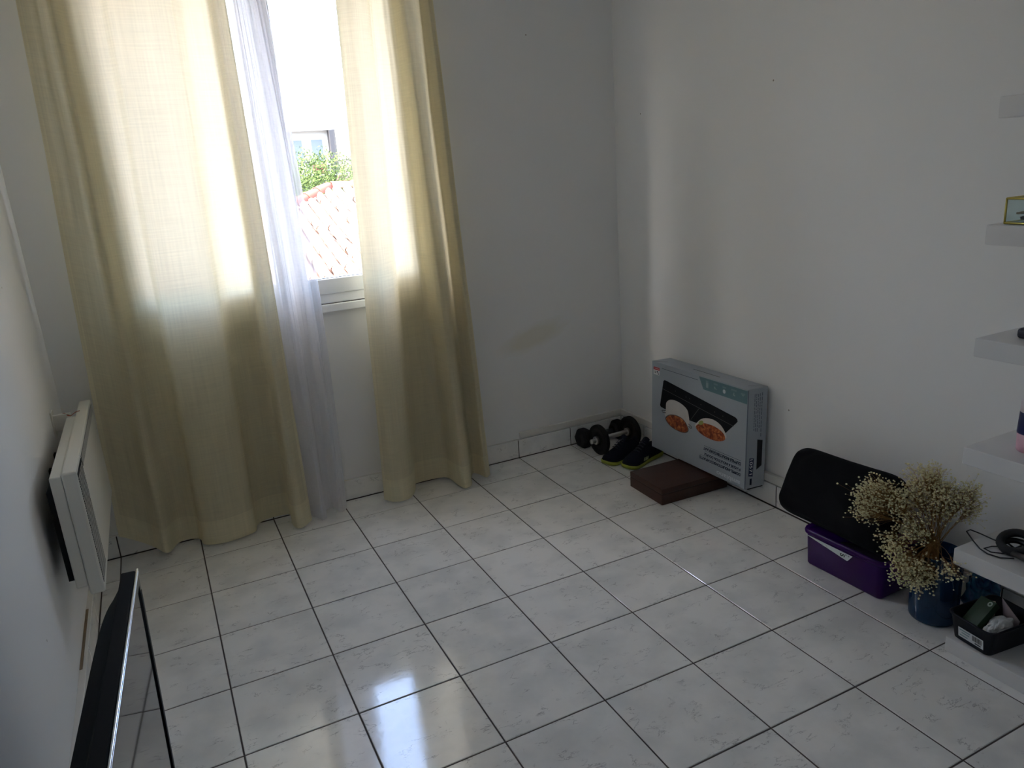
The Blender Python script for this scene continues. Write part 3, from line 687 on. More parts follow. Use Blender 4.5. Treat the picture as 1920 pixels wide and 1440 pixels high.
M_upper = mat('navy_mesh_upper', (.006, .008, .018), .85, spec=.15, bump=.6, bscale=700)
M_sole = mat('lime_sole', (.27, .31, .03), .55, bump=.2, bscale=300)
M_lace = mat('dark_laces', (.02, .025, .04), .8)
M_logo = mat('sole_logo', (.35, .40, .22), .5)
def shoe(label, toe, heel, mirror=1):
    d = Vector((heel[0] - toe[0], heel[1] - toe[1])); L = d.length; ang = math.atan2(d.y, d.x)
    t = thing('running_shoe', label, 'shoe', (toe[0], toe[1], 0), (0, 0, ang), 'pair of navy running shoes')
    # x from toe (0) to heel (L)
    prof = [(0.0, .020), (.03, .036), (.09, .047), (.18, .051), (.30, .050), (.45, .044), (.60, .040), (.78, .040), (.90, .037), (.97, .026), (1.0, .012)]
    def hw(s): return catmull(prof_s, s * (len(prof) - 1))[1]
    def wid(s):
        for (a, wa), (b2, wb2) in zip(prof[:-1], prof[1:]):
            if s <= b2: f = (s - a) / (b2 - a); f = f * f * (3 - 2 * f) * .5 + f * .5; return wa + (wb2 - wa) * f
        return prof[-1][1]
    tops = [(0, .036), (.08, .056), (.2, .068), (.34, .082), (.48, .104), (.60, .112), (.72, .098), (.85, .090), (.95, .100), (1, .090)]
    def hgt(s):
        for (a, wa), (b2, wb2) in zip(tops[:-1], tops[1:]):
            if s <= b2: f = (s - a) / (b2 - a); return wa + (wb2 - wa) * f
        return tops[-1][1]
    N = 34; K = 22
    # sole
    b_ = bmesh.new(); rings = []
    for i in range(N):
        s_ = i / (N - 1); w_ = wid(s_) + .003; zt = .020 + .008 * s_ ** 2 + .006 * max(0, 1 - s_ * 8); zb = .0004 + .008 * max(0, 1 - s_ * 6) ** 2
        cy = mirror * .006 * math.sin(s_ * 3.1)
        rings.append([b_.verts.new((s_ * L, cy + a * w_, z)) for a, z in ((-1, zb + .004), (-1.03, (zb + zt) / 2), (-1, zt), (0, zt), (1, zt), (1.03, (zb + zt) / 2), (1, zb + .004), (.9, zb), (-.9, zb))])
    for A, B in zip(rings[:-1], rings[1:]):
        for j in range(9): b_.faces.new((A[j], A[(j + 1) % 9], B[(j + 1) % 9], B[j]))
    b_.faces.new(rings[0]); b_.faces.new(rings[-1][::-1]); obj('sole', b_, M_sole, t, True)
    # upper with an opening near the heel
    b_ = bmesh.new(); rings = []
    for i in range(N):
        s_ = i / (N - 1); w_ = wid(s_); H = hgt(s_); cy = mirror * .006 * math.sin(s_ * 3.1); z0_ = .018 + .008 * s_ ** 2
        op = 1.0 if .56 < s_ < .95 else 0.0; ring = []
        for k in range(K + 1):
            a = math.pi * k / K; x_ = math.cos(a); z_ = math.sin(a) ** .75
            dz = 0
            if op and abs(x_) < .55: dz = -(.55 - abs(x_)) * .085
            nar = 1 - .38 * (z_ ** 2) * (1 if s_ > .5 else .5 + s_)
            ring.append(b_.verts.new((s_ * L * .985 + .003, cy + x_ * w_ * nar, z0_ + z_ * (H - z0_) + dz)))
        rings.append(ring)
    for A, B in zip(rings[:-1], rings[1:]):
        for j in range(K): b_.faces.new((A[j], A[j + 1], B[j + 1], B[j]))
    b_.faces.new(rings[0]); b_.faces.new(rings[-1][::-1]); obj('upper', b_, M_upper, t, True)
    # laces and tongue
    b_ = bmesh.new()
    for s_ in (.30, .36, .42, .48, .53):
        H = hgt(s_); w_ = wid(s_) * .42; tube(b_, [(s_ * L, -w_, H - .004), (s_ * L - .004, -w_ * .4, H + .004), (s_ * L - .002, w_ * .4, H + .004), (s_ * L + .004, w_, H - .004)], .0028, 6)
    obj('laces', b_, M_lace, t, True)
    b_ = bmesh.new()
    def tongue(u, v): return ((.50 + .10 * v) * L, (u - .5) * .045, hgt(.50 + .1 * v) + .006 + .012 * v - (u - .5) ** 2 * .05)
    grid(b_, tongue, 7, 6); obj('tongue', b_, M_upper, t, True)
    b_ = bmesh.new()
    for k in range(3):
        x0 = L * (.30 + .045 * k); w_ = wid(.33) * .93
        poly(b_, [(x0, -mirror * 0 - w_ - .0012, .030), (x0 + .012, -w_ - .0012, .030), (x0 + .020, -w_ * .93 - .001, .046), (x0 + .012, -w_ * .93 - .001, .046)])
    obj('side_stripes', b_, M_logo, t)
    return t
shoe('navy running shoe with lime sole next to the wooden box', (1.715, .744), (1.995, .828), 1)
shoe('navy running shoe with lime sole next to the dumbbell plates', (1.660, .856), (1.912, .922), -1)

# ================================================================== purple storage box and black cushion
def purple():
    m, t, n, b = mk('purple_translucent_plastic')
    b.inputs['Base Color'].default_value = (.075, .012, .165, 1); b.inputs['Roughness'].default_value = .28
    out = n['Material Output']; T = nd(t, 'ShaderNodeBsdfTranslucent'); T.inputs['Color'].default_value = (.22, .035, .46, 1)
    X = nd(t, 'ShaderNodeMixShader'); X.inputs[0].default_value = .42
    t.links.new(b.outputs[0], X.inputs[1]); t.links.new(T.outputs[0], X.inputs[2])
    P = nd(t, 'ShaderNodeBsdfTransparent'); P.inputs['Color'].default_value = (.45, .15, .8, 1); Y = nd(t, 'ShaderNodeMixShader'); Y.inputs[0].default_value = .15
    t.links.new(X.outputs[0], Y.inputs[1]); t.links.new(P.outputs[0], Y.inputs[2]); t.links.new(Y.outputs[0], out.inputs['Surface'])
    return m
M_purple = purple()
# front-left floor corner, front-right floor corner seen in the photograph
pfl = Vector((1.757, -.410)); pfr = Vector((1.767, -.735))
pax = (pfr - pfl); PL = pax.length; pang = math.atan2(pax.y, pax.x)
pb = thing('storage_box', 'translucent purple plastic storage box under the black cushion', 'box', (pfl.x, pfl.y, 0), (0, 0, pang))
# local: x along the front (towards camera), y towards the wall (positive = away from room after rotation)
PD = .215; PH = .152
def rrect(x0, x1, y0, y1, r, z, n=5):
    pts = []
    for cx_, cy_, a in ((x1 - r, y1 - r, 0), (x0 + r, y1 - r, 90), (x0 + r, y0 + r, 180), (x1 - r, y0 + r, 270)):
        for k in range(n + 1):
            t = math.radians(a + 90 * k / n); pts.append((cx_ + r * math.cos(t), cy_ + r * math.sin(t), z))
    return pts
def shell(b_, loops, cap0=True, cap1=False):
    R = [[b_.verts.new(p) for p in L] for L in loops]
    for A, B in zip(R[:-1], R[1:]):
        for i in range(len(A)): b_.faces.new((A[i], A[(i + 1) % len(A)], B[(i + 1) % len(B)], B[i]))
    if cap0: b_.faces.new(R[0][::-1])
    if cap1: b_.faces.new(R[-1])
b_ = bmesh.new()
def tray(o_, z, ex=0.0): return rrect(-o_ - ex, PL + o_ + ex, -o_ - ex, PD + o_ + ex, .02 + o_, z)
shell(b_, [tray(-.004, .0005), tray(0, .006), tray(.006, PH - .014), tray(.006, PH - .012), tray(.003, PH - .012), tray(-.003, .008), tray(-.006, .0045)], True, True)
obj('tub', b_, M_purple, pb, True)
b_ = bmesh.new(); shell(b_, [tray(.0065, PH - .020), tray(.015, PH - .018), tray(.0165, PH - .010), tray(.013, PH - .001), tray(.009, PH), tray(.0035, PH - .002), tray(.0032, PH - .012), tray(.0065, PH - .020)], False, False); obj('rim', b_, M_purple, pb, True)
# paper label hanging on the front
def fp(s, z, lift=.0085): return (s * PL, -lift + (z / PH) * -.004, z)
b_ = bmesh.new(); poly(b_, [fp(.0, .128), fp(.30, .127), fp(.66, .126), fp(.60, .100), fp(.585, .098)])
M_paper = mat('white_paper', (.70, .72, .76), .7)
lab = obj('paper_label', b_, M_paper, pb)
b_ = bmesh.new(); add_text(b_, 'S', lambda x, y: fp(.50 + (y / PL), .119 - x, .0092), fit_w=.012, fit_h=.020, bold=.03); obj('lettering', b_, M_black, lab)
b_ = bmesh.new()
for s0 in (.565, .60): poly(b_, [fp(s0, .123, .0092), fp(s0 + .02, .123, .0092), fp(s0 + .02, .117, .0092), fp(s0, .117, .0092)])
obj('marks', b_, mat('grey_marks', (.30, .32, .36), .7), lab)
b_ = bmesh.new()
for s0 in (.24, .30): poly(b_, [fp(s0, .124, .0092), fp(s0 + .006, .124, .0092), fp(s0 + .03, .112, .0092), fp(s0 + .024, .112, .0092)])
obj('marks', b_, mat('grey_marks_pale', (.42, .44, .48), .7), lab)
# something dark stored inside
M_inside = mat('dark_cloth', (.035, .02, .05), .9)
cl = bmesh.new(); bmesh.ops.create_icosphere(cl, subdivisions=3, radius=1)
for v in cl.verts:
    d = 1 + .2 * noise.noise(v.co * 2.2); v.co = Vector((v.co.x * d * .13, v.co.y * d * .085, max(-.038, v.co.z * d * .038)))
o = obj('folded_cloth', cl, M_inside, None, True); o.location = (1.876, -.572, .047); o.rotation_euler = (0, 0, pang); tag(o, 'dark bundled cloth seen faintly inside the purple storage box', 'cloth')

M_cush = mat('black_velour', (.0055, .0055, .0065), .9, spec=.15, bump=.35, bscale=350, var=.3, vscale=5)
def cushion():
    A = Vector((1.785, -.224, .150)); B = Vector((1.738, -.775, .180))      # lower edge, far and near end
    Cc = Vector((1.955, -.690, .400)); Dd = Vector((1.955, -.182, .378))     # upper edge, near and far end
    cen = (A + B + Cc + Dd) / 4; nrm = (B - A).cross(Dd - A).normalized()
    if nrm.x > 0: nrm = -nrm
    b_ = bmesh.new(); nu, nv = 96, 33
    def pw(x, e): return math.copysign(abs(x) ** e, x)
    def g_(i, j):
        th = 2 * math.pi * i; ph = -math.pi / 2 + math.pi * j
        r = max(0.0, math.cos(ph)) ** .42
        a = r * pw(math.cos(th), .27); c = r * pw(math.sin(th), .27)
        a *= 1 - .05 * c * c * (1 - r * 0); c *= 1 - .06 * (1 - a * a)
        u2, v2 = (a + 1) / 2, (c + 1) / 2
        p = (A * (1 - u2) + B * u2) * (1 - v2) + (Dd * (1 - u2) + Cc * u2) * v2
        t = .058 * math.sin(ph); sg = 1 if t > 0 else -1
        wr = .016 * noise.noise(Vector((u2 * 4.5, v2 * 3.5, sg * 3.0))) + .007 * noise.noise(Vector((u2 * 11, v2 * 9, sg * 2.0)))
        p = p + nrm * (t + wr * min(1, abs(math.sin(ph)) * 1.5))
        p.x = min(p.x, 2.031)
        return p
    grid(b_, g_, nu, nv, closed_u=True)
    bmesh.ops.remove_doubles(b_, verts=b_.verts[:], dist=.0005)
    return obj('cushion', b_, M_cush, None, True)
cu = tag(cushion(), 'large black cushion leaning on the wall on the purple storage box', 'cushion')

# ================================================================== blue glass vase with dried flowers
VC = (1.838, -.884)
def blue_glass():
    m, t, n, b = mk('blue_glass'); n.remove(b); out = n['Material Output']
    P = nd(t, 'ShaderNodeBsdfTransparent'); P.inputs['Color'].default_value = (.06, .22, .44, 1)
    D = nd(t, 'ShaderNodeBsdfDiffuse'); D.inputs['Color'].default_value = (.014, .065, .16, 1)
    X = nd(t, 'ShaderNodeMixShader'); X.inputs[0].default_value = .45; t.links.new(P.outputs[0], X.inputs[1]); t.links.new(D.outputs[0], X.inputs[2])
    G = nd(t, 'ShaderNodeBsdfGlossy'); G.inputs['Roughness'].default_value = .06
    F = facing_factor(t)
    Y = nd(t, 'ShaderNodeMixShader'); t.links.new(F.outputs[0], Y.inputs[0]); t.links.new(X.outputs[0], Y.inputs[1]); t.links.new(G.outputs[0], Y.inputs[2])
    t.links.new(Y.outputs[0], out.inputs['Surface']); return m
bm = bmesh.new(); R_ = .075; VH = .245
lathe(bm, [(.0, .0006), (R_ - .01, .0006), (R_ - .002, .004), (R_, .012), (R_, VH - .003), (R_ - .002, VH), (R_ - .005, VH - .003), (R_ - .006, .02), (R_ - .014, .013), (.0, .012)], 56)
vase = tag(obj('vase', bm, blue_glass(), None, True, (VC[0], VC[1], 0)), 'tall blue glass cylinder vase on the tiled floor', 'vase')
M_stem = mat('dry_stem', (.36, .20, .065), .8, var=.3, vscale=30)
M_bloom = mat('cream_blossom', (.76, .71, .44), .85, var=.2, vscale=60)
bq = thing('dried_bouquet', 'bunch of dried cream baby breath flowers in the blue vase', 'flowers', (VC[0], VC[1], .02))
rnd = random.Random(5)
neck = Vector((1.832 - VC[0], -.870 - VC[1], .268 - .02))
clusters = [  # world centre, radius, count of sprigs
    ((1.735, -.690, .405), .058, 13), ((1.725, -.672, .340), .040, 6), ((1.785, -.760, .395), .055, 9), ((1.845, -.800, .430), .062, 16), ((1.87, -.850, .462), .048, 10), ((1.895, -.905, .425), .050, 11), ((1.87, -.87, .40), .05, 8),
    ((1.715, -.870, .215), .060, 16), ((1.700, -.850, .255), .040, 6), ((1.735, -.915, .195), .045, 9), ((1.725, -.800, .275), .035, 6), ((1.77, -.845, .30), .035, 5),
    ((1.752, -1.000, .245), .022, 2), ((1.90, -.925, .375), .02, 2), ((1.78, -.81, .34), .04, 6)]
sb = bmesh.new(); fb = bmesh.new()
ico = bmesh.new(); bmesh.ops.create_icosphere(ico, subdivisions=1, radius=1.0)
ico_v = [v.co.copy() for v in ico.verts]; ico_f = [tuple(v.index for v in f.verts) for f in ico.faces]; ico.free()
def bloom(p, r):
    a = rnd.uniform(0, 6.28); c, s_ = math.cos(a), math.sin(a)
    vs_ = [fb.verts.new((p.x + (v.x * c - v.y * s_) * r, p.y + (v.x * s_ + v.y * c) * r, p.z + v.z * r * .85)) for v in ico_v]
    for f in ico_f: fb.faces.new([vs_[i] for i in f])
base = Vector((0, 0, 0))
for (cw, cr, cnt) in clusters:
    cc = Vector((cw[0] - VC[0], cw[1] - VC[1], cw[2] - .02))
    for k in range(cnt):
        d = Vector((rnd.gauss(0, 1), rnd.gauss(0, 1), rnd.gauss(0, 1))); d.normalize()
        tip = cc + d * cr * rnd.random() ** .45
        n0 = neck + Vector((rnd.uniform(-.014, .014), rnd.uniform(-.014, .014), rnd.uniform(-.02, .012)))
        dv = tip - n0
        midp = n0 + dv * .5 + Vector((rnd.uniform(-.012, .012), rnd.uniform(-.012, .012), .03 + .12 * max(0, -dv.z)))
        foot = Vector((rnd.uniform(-.04, .04), rnd.uniform(-.04, .04), .0 + rnd.uniform(0, .02)))
        if k % 3 == 0: tube(sb, [foot, foot.lerp(n0, .6), n0], .0011, 4)
        path = []
        for i in range(6):
            t = i / 5; path.append(n0 * (1 - t) ** 2 + midp * 2 * t * (1 - t) + tip * t * t)
        tube(sb, path, [.0009, .0008, .0007, .0006, .0005, .0004], 4)
        dirn = (path[-1] - path[-2]).normalized()
        for q in range(40):
            e = tip + Vector((rnd.gauss(0, .017), rnd.gauss(0, .017), rnd.gauss(0, .017))) + dirn * rnd.uniform(-.012, .016)
            st = path[rnd.choice((3, 4, 4, 5))]
            tube(sb, [st, st.lerp(e, .55) + Vector((rnd.uniform(-.003, .003), rnd.uniform(-.003, .003), .002)), e], .00025, 3)
            wx = e.x + VC[0]
            if wx < 2.02: bloom(e, rnd.uniform(.0023, .0041))
o = obj('stems', sb, M_stem, bq, True); o['kind'] = 'stuff'
o = obj('blossoms', fb, M_bloom, bq, True); o['kind'] = 'stuff'

# ================================================================== white shelves
M_shelf = mat('white_shelf_foil', (.70, .705, .71), .42)
def shelf(x0, x1, y1, zt, label, th=.055, y0=-2.07):
    bm = bmesh.new(); box(bm, x0, x1, y0, y1, zt - th, zt, .0025); return tag(obj('shelf', bm, M_shelf), label, 'shelf')
SX0 = 1.776
shelf(SX0, XR, -.966, 1.643, 'topmost white floating shelf high on the wall')
shelf(SX0, XR, -.966, 1.309, 'white floating shelf holding the small gold framed glass box')
shelf(SX0, XR, -.968, .987, 'white floating shelf with the dark navy case on it')
shelf(SX0, XR, -.968, .651, 'white floating shelf with the pink and blue tumbler on it')
shelf(SX0, XR, -.972, .313, 'white floating shelf with the black headphones, above the black bin')
shelf(1.700, 1.960, -1.022, .0505, 'white shelf board lying on the floor beneath the black bin', .050)

# glass trinket box with brass edges
M_brass = mat('brass_edge', (.62, .52, .13), .35, metal=.8)
M_clear = glass_material('clear_pane', (.90, .95, .95))
gx0, gx1, gy0, gy1, gz0, gz1 = 1.80, 1.90, -1.145, -1.000, 1.3092, 1.378
gb = thing('glass_box', 'small glass trinket box with brass edges on the white shelf', 'box', ((gx0 + gx1) / 2, (gy0 + gy1) / 2, gz0))
hx, hy, hz = (gx1 - gx0) / 2, (gy1 - gy0) / 2, gz1 - gz0
bm = bmesh.new()
cs = [(-hx, -hy), (hx, -hy), (hx, hy), (-hx, hy)]
for i in range(4):
    a, c = cs[i], cs[(i + 1) % 4]
    for z in (.0035, hz): tube(bm, [(a[0], a[1], z), (c[0], c[1], z)], .0032, 6)
    tube(bm, [(a[0], a[1], .002), (a[0], a[1], hz)], .0030, 6)
obj('brass_frame', bm, M_brass, gb, True)
for i in range(4):
    a, c = cs[i], cs[(i + 1) % 4]; bm = bmesh.new()
    nx, ny = (c[1] - a[1]), -(c[0] - a[0]); L = math.hypot(nx, ny); nx, ny = nx / L * .001, ny / L * .001
    prism(bm, [(a[0] - nx, a[1] - ny, .004), (c[0] - nx, c[1] - ny, .004), (c[0] - nx, c[1] - ny, hz), (a[0] - nx, a[1] - ny, hz)], (2 * nx, 2 * ny, 0)); obj('pane', bm, M_clear, gb)
bm = bmesh.new(); box(bm, -hx, hx, -hy, hy, hz - .001, hz + .001); lid = obj('lid', bm, M_clear, gb)
bm = bmesh.new(); box(bm, -hx + .004, hx - .004, -hy + .004, hy - .004, .002, .005); obj('base', bm, mat('mirror_base', (.3, .3, .3), .2, metal=.6), gb)
bm = bmesh.new()
bmesh.ops.create_icosphere(bm, subdivisions=3, radius=1)
for v in bm.verts:
    d = 1 + .15 * noise.noise(v.co * 3); v.co = Vector((v.co.x * .035 * d, v.co.y * .058 * d, max(-.008, v.co.z * .010 * d)))
o = tag(obj('brown_pouch', bm, mat('brown_suede', (.045, .03, .028), .8, bump=.3), None, True, (1.850, -1.072, 1.3235)), 'dark brown suede pouch inside the glass trinket box', 'pouch')
bm = bmesh.new()
for k in range(5):
    y = -1.04 - k * .012; pts = [(1.82 + .05 * math.sin(a_ * .9 + k) * .4 + .01, y + .02 * math.cos(a_ * 1.1 + k), 1.3385 + .0035 * k * .8 + .001 * math.sin(a_ * 2)) for a_ in range(0, 8)]
    tube(bm, pts, .0026, 6)
tag(obj('bracelet', bm, mat('bronze_chain', (.34, .26, .18), .25, metal=1.0), None, True), 'bronze chain bracelet coiled on the pouch in the glass box', 'jewellery')

# navy case, tumbler
bm = bmesh.new(); box(bm, -.035, .035, -.09, .09, .0, .030, .010, 4); nc = tag(obj('case', bm, mat('navy_leatherette', (.010, .012, .028), .45), None, True, (1.882, -1.128, .9872)), 'dark navy rounded case lying on the white floating shelf', 'case')
tb = thing('tumbler', 'pink tumbler with a navy band on the white floating shelf', 'tumbler', (1.888, -1.092, .6512))
bm = bmesh.new(); lathe(bm, [(.0, .0), (.030, .0), (.034, .004), (.036, .055), (.033, .056), (.0, .05)], 36); obj('base', bm, mat('pink_plastic', (.70, .42, .50), .4), tb, True)
bm = bmesh.new(); lathe(bm, [(.0335, .055), (.0365, .056), (.0368, .060), (.0345, .120), (.0335, .122), (.0315, .120)], 36, close=True); obj('band', bm, mat('navy_band', (.012, .018, .09), .35), tb, True)
bm = bmesh.new(); lathe(bm, [(.0345, .121), (.0335, .150), (.028, .158), (.0, .159)], 36); obj('lid', bm, mat('pale_pink_plastic', (.66, .58, .60), .4), tb, True)

# headphones
M_hp = mat('headphone_plastic', (.010, .010, .012), .4)
M_pad = mat('headphone_pad', (.012, .012, .013), .75)
hp = thing('headphones', 'black wired headphones lying on the lowest floating shelf', 'headphones', (1.86, -1.06, .313))
def HP(x, y, z): return (x - 1.86, y + 1.06, z - .313)
bm = bmesh.new()
ring = [HP(1.888 + .036 * math.cos(a), -1.088 + .040 * math.sin(a), .352 + .016 * math.cos(a)) for a in [2 * math.pi * i / 28 for i in range(28)]]
tube(bm, ring, .0125, 10, closed=True); obj('ear_pad', bm, M_pad, hp, True)
bm = bmesh.new(); ring = [HP(1.888 + .032 * math.cos(a), -1.088 + .036 * math.sin(a), .334 + .008 * math.cos(a)) for a in [2 * math.pi * i / 28 for i in range(28)]]
tube(bm, ring, .009, 8, closed=True)
for k in range(6):
    a = 2 * math.pi * k / 6; tube(bm, [HP(1.888, -1.088, .330), HP(1.888 + .032 * math.cos(a), -1.088 + .036 * math.sin(a), .330)], .003, 5)
obj('ear_cup', bm, M_hp, hp, True)
bm = bmesh.new(); band = [HP(1.862 + .04 * math.sin(t * math.pi) * -.7 - .02 * t, -1.085 - .19 * t, .328 + .018 * math.sin(t * math.pi)) for t in [i / 18 for i in range(19)]]
tube(bm, band, .0095, 10); obj('headband', bm, M_hp, hp, True)
bm = bmesh.new()
ring = [HP(1.865 + .034 * math.cos(a), -1.275 + .038 * math.sin(a), .343 + .014 * math.cos(a)) for a in [2 * math.pi * i / 28 for i in range(28)]]
tube(bm, ring, .0125, 10, closed=True); obj('ear_pad', bm, M_pad, hp, True)
bm = bmesh.new()
tube(bm, [HP(*p) for p in ((1.890, -1.055, .330), (1.885, -1.02, .333), (1.882, -.985, .337), (1.876, -.955, .340), (1.862, -.952, .337), (1.845, -.985, .325), (1.828, -1.02, .3165), (1.818, -1.05, .316), (1.825, -1.085, .3165), (1.85, -1.11, .318))], .0021, 7)
tube(bm, [HP(*p) for p in ((1.905, -1.055, .318), (1.87, -1.03, .3165), (1.84, -1.025, .3162), (1.835, -1.05, .3165), (1.86, -1.08, .317))], .0019, 7)
obj('cable', bm, M_hp, hp, True)

# ================================================================== black bin with its contents, blue bag behind
M_bin = mat('navy_black_plastic', (.005, .006, .012), .5, spec=.25)
bx, by, bzz = 1.725, -1.145, .0508
bn = thing('plastic_bin', 'small black plastic bin full of packets on the shelf board', 'bin', (1.80, -1.10, bzz), (0, 0, math.radians(-6)))
def bt(o_, z): return rrect(-.088 - o_, .085 + o_, -.062 - o_, .062 + o_, .018 + o_ * .5, z)
b_ = bmesh.new(); shell(b_, [bt(-.004, .0003), bt(0, .004), bt(.012, .083), bt(.016, .084), bt(.017, .088), bt(.012, .090), bt(.009, .088), bt(-.003, .007), bt(-.006, .005)], True, True); obj('tub', b_, M_bin, bn, True)
# price label on the face turned to the room
def lp(s, z, l=.0012): return (-.088 - .012 * z / .083 - l, .045 - s * .100, z)
b_ = bmesh.new(); poly(b_, [lp(.08, .018), lp(.92, .018), lp(.92, .052), lp(.08, .052)]); pl_ = obj('price_label', b_, mat('label_white', (.62, .66, .68), .6), bn)
b_ = bmesh.new()
x = .56
while x < .86:
    w_ = rnd.uniform(.008, .022); poly(b_, [lp(x, .030, .0016), lp(x + w_, .030, .0016), lp(x + w_, .048, .0016), lp(x, .048, .0016)]); x += w_ + rnd.uniform(.006, .014)
for z in (.022,):
    poly(b_, [lp(.64, z, .0016), lp(.84, z, .0016), lp(.84, z + .004, .0016), lp(.64, z + .004, .0016)])
obj('barcode', b_, M_black, pl_)
b_ = bmesh.new()
for z, a, c in ((.043, .13, .48), (.034, .20, .46), (.024, .13, .40)): poly(b_, [lp(a, z, .0016), lp(c, z, .0016), lp(c, z + .004, .0016), lp(a, z + .004, .0016)])
obj('label_print', b_, mat('label_teal', (.20, .34, .36), .6), pl_)
# contents: green carton, tissue, pink paper, kraft packet
def slab(name, label, cat, loc, rot, dims, m, bev=.0015):
    bm = bmesh.new(); box(bm, -dims[0] / 2, dims[0] / 2, -dims[1] / 2, dims[1] / 2, -dims[2] / 2, dims[2] / 2, bev)
    return tag(obj(name, bm, m, None, False), label, cat), loc, rot
gt = thing('medicine_carton', 'dark green carton with a white ring mark in the black bin', 'carton', (1.782, -1.068, .128))
_x = Vector((-.01, -.048, 0)).normalized(); _z = Vector((.09, -.003, .066)).normalized(); _y = _z.cross(_x).normalized()
gt.matrix_world = Matrix.Translation((1.782, -1.068, .124)) @ Matrix((_x, _y, _z)).transposed().to_4x4()
bm = bmesh.new(); box(bm, -.027, .027, -.012, .012, -.056, .056, .001); obj('body', bm, mat('dark_green_card', (.014, .048, .018), .45), gt)
bm = bmesh.new(); poly(bm, [(.014 + .0075 * math.cos(a), -.0126, .043 + .0085 * math.sin(a)) for a in [2 * math.pi * i / 20 for i in range(20)]]); obj('ring_mark', bm, mat('mint_print', (.42, .52, .46), .5), gt)
bm = bmesh.new(); poly(bm, [(.014 + .0035 * math.cos(a), -.0129, .043 + .004 * math.sin(a)) for a in [2 * math.pi * i / 14 for i in range(14)]]); obj('ring_centre', bm, mat('green_centre', (.03, .10, .04), .5), gt)
bm = bmesh.new(); poly(bm, [(-.0265, -.0123, -.0555), (.0265, -.0123, -.0555), (.0265, -.0123, -.051), (-.0265, -.0123, -.051)]); obj('white_edge', bm, M_white, gt)
def crumple(name, label, cat, loc, scale, m, seed, sharp=.35, sub=4, rot=(0, 0, 0)):
    bm = bmesh.new(); bmesh.ops.create_icosphere(bm, subdivisions=sub, radius=1)
    for v in bm.verts:
        p = v.co * 1.6 + Vector((seed, seed * 2, 0)); d = 1 + sharp * (abs(noise.noise(p)) * 1.6 - .5) + .12 * abs(noise.noise(p * 3.1))
        v.co = Vector((v.co.x * scale[0] * d, v.co.y * scale[1] * d, v.co.z * scale[2] * d))
    o = obj(name, bm, m, None, False, loc); o.rotation_euler = rot; return tag(o, label, cat)
M_tissue = mat('white_tissue', (.70, .72, .74), .8)
crumple('crumpled_tissue', 'crumpled white plastic packet in the black bin', 'packet', (1.792, -1.122, .106), (.046, .027, .030), M_tissue, 3.0, rot=(0, math.radians(-12), math.radians(-10)))
def sheet(name, label, pts, m, cat='paper', bulge=.006):
    A, B, Cc, Dd = [Vector(p) for p in pts]; nn = (B - A).cross(Dd - A).normalized(); bm = bmesh.new()
    def f(u, v): return (A * (1 - u) + B * u) * (1 - v) + (Dd * (1 - u) + Cc * u) * v + nn * bulge * math.sin(u * 3.1) * math.sin(v * 3.1) + nn * .0015 * noise.noise(Vector((u * 4, v * 4, 2)))
    V = grid(bm, f, 9, 9); r = bmesh.ops.extrude_face_region(bm, geom=bm.faces[:])
    for v in [g_ for g_ in r['geom'] if isinstance(g_, bmesh.types.BMVert)]: v.co += nn * .0012
    return tag(obj(name, bm, m, None, True), label, cat)
sheet('paper_packet', 'pale pink paper packet standing in the black bin', ((1.862, -1.098, .080), (1.862, -1.140, .080), (1.866, -1.142, .112), (1.868, -1.082, .162)), mat('pink_paper', (.62, .52, .54), .75), 'packet')
sheet('paper_packet', 'cream paper packet beside the green carton in the black bin', ((1.845, -1.052, .085), (1.845, -1.080, .085), (1.852, -1.072, .150), (1.848, -1.042, .140)), mat('cream_paper', (.55, .48, .38), .75), 'packet')
def bag_mat():
    m, t, n, b = mk('blue_plastic_film'); tc = nd(t, 'ShaderNodeTexCoord')
    no = nd(t, 'ShaderNodeTexNoise', Scale=14.0, Detail=3.0, Distortion=1.0); t.links.new(tc.outputs['Object'], no.inputs['Vector'])
    cr = nd(t, 'ShaderNodeValToRGB'); e = cr.color_ramp.elements; e[0].position = .35; e[0].color = (.010, .030, .11, 1); e[1].position = .66; e[1].color = (.14, .20, .42, 1); k = e.new(.5); k.color = (.03, .15, .26, 1)
    t.links.new(no.outputs['Fac'], cr.inputs[0]); t.links.new(cr.outputs[0], b.inputs['Base Color']); b.inputs['Roughness'].default_value = .22; return m
crumple('plastic_bag', 'crumpled blue plastic bag under the lowest floating shelf', 'bag', (1.955, -.965, .082), (.040, .055, .078), bag_mat(), 8.0, .45)

# ================================================================== outside: neighbouring roof, tree, apartment block, ground
bm = bmesh.new(); box(bm, -120, 140, 1.9, 200, -9.2, -9.0); structure(obj('ground', bm, mat('street_ground', (.20, .20, .195), .9, var=.2, vscale=.3)))
M_rtile = mat('terracotta', (.34, .225, .18), .8, var=.25, vscale=3, bump=.3, bscale=60)
M_ridge = mat('terracotta_ridge', (.17, .045, .03), .8, var=.2, vscale=3)
M_render = mat('house_render', (.66, .60, .50), .85, var=.06, vscale=1.5)
RY, RZ, RX0, RX1 = 12.7, 1.37, 3.1, 9.0; SL = .30; EY = 6.6      # ridge line and eave
EZ = RZ - SL * (RY - EY); EX0 = RX0 - (RY - EY)
house = thing('house', 'low neighbouring house with a pale terracotta tiled roof outside the window', 'house', (RX0, RY, -9.0))
def hl(x, y, z): return (x - RX0, y - RY, z + 9.0)
bm = bmesh.new(); R2 = RX1 + (RY - EY); BY = RY + (RY - EY)
cor = [hl(EX0, EY, EZ - .06), hl(R2, EY, EZ - .06), hl(R2, BY, EZ - .06), hl(EX0, BY, EZ - .06)]; rd = [hl(RX0, RY, RZ - .06), hl(RX1, RY, RZ - .06)]
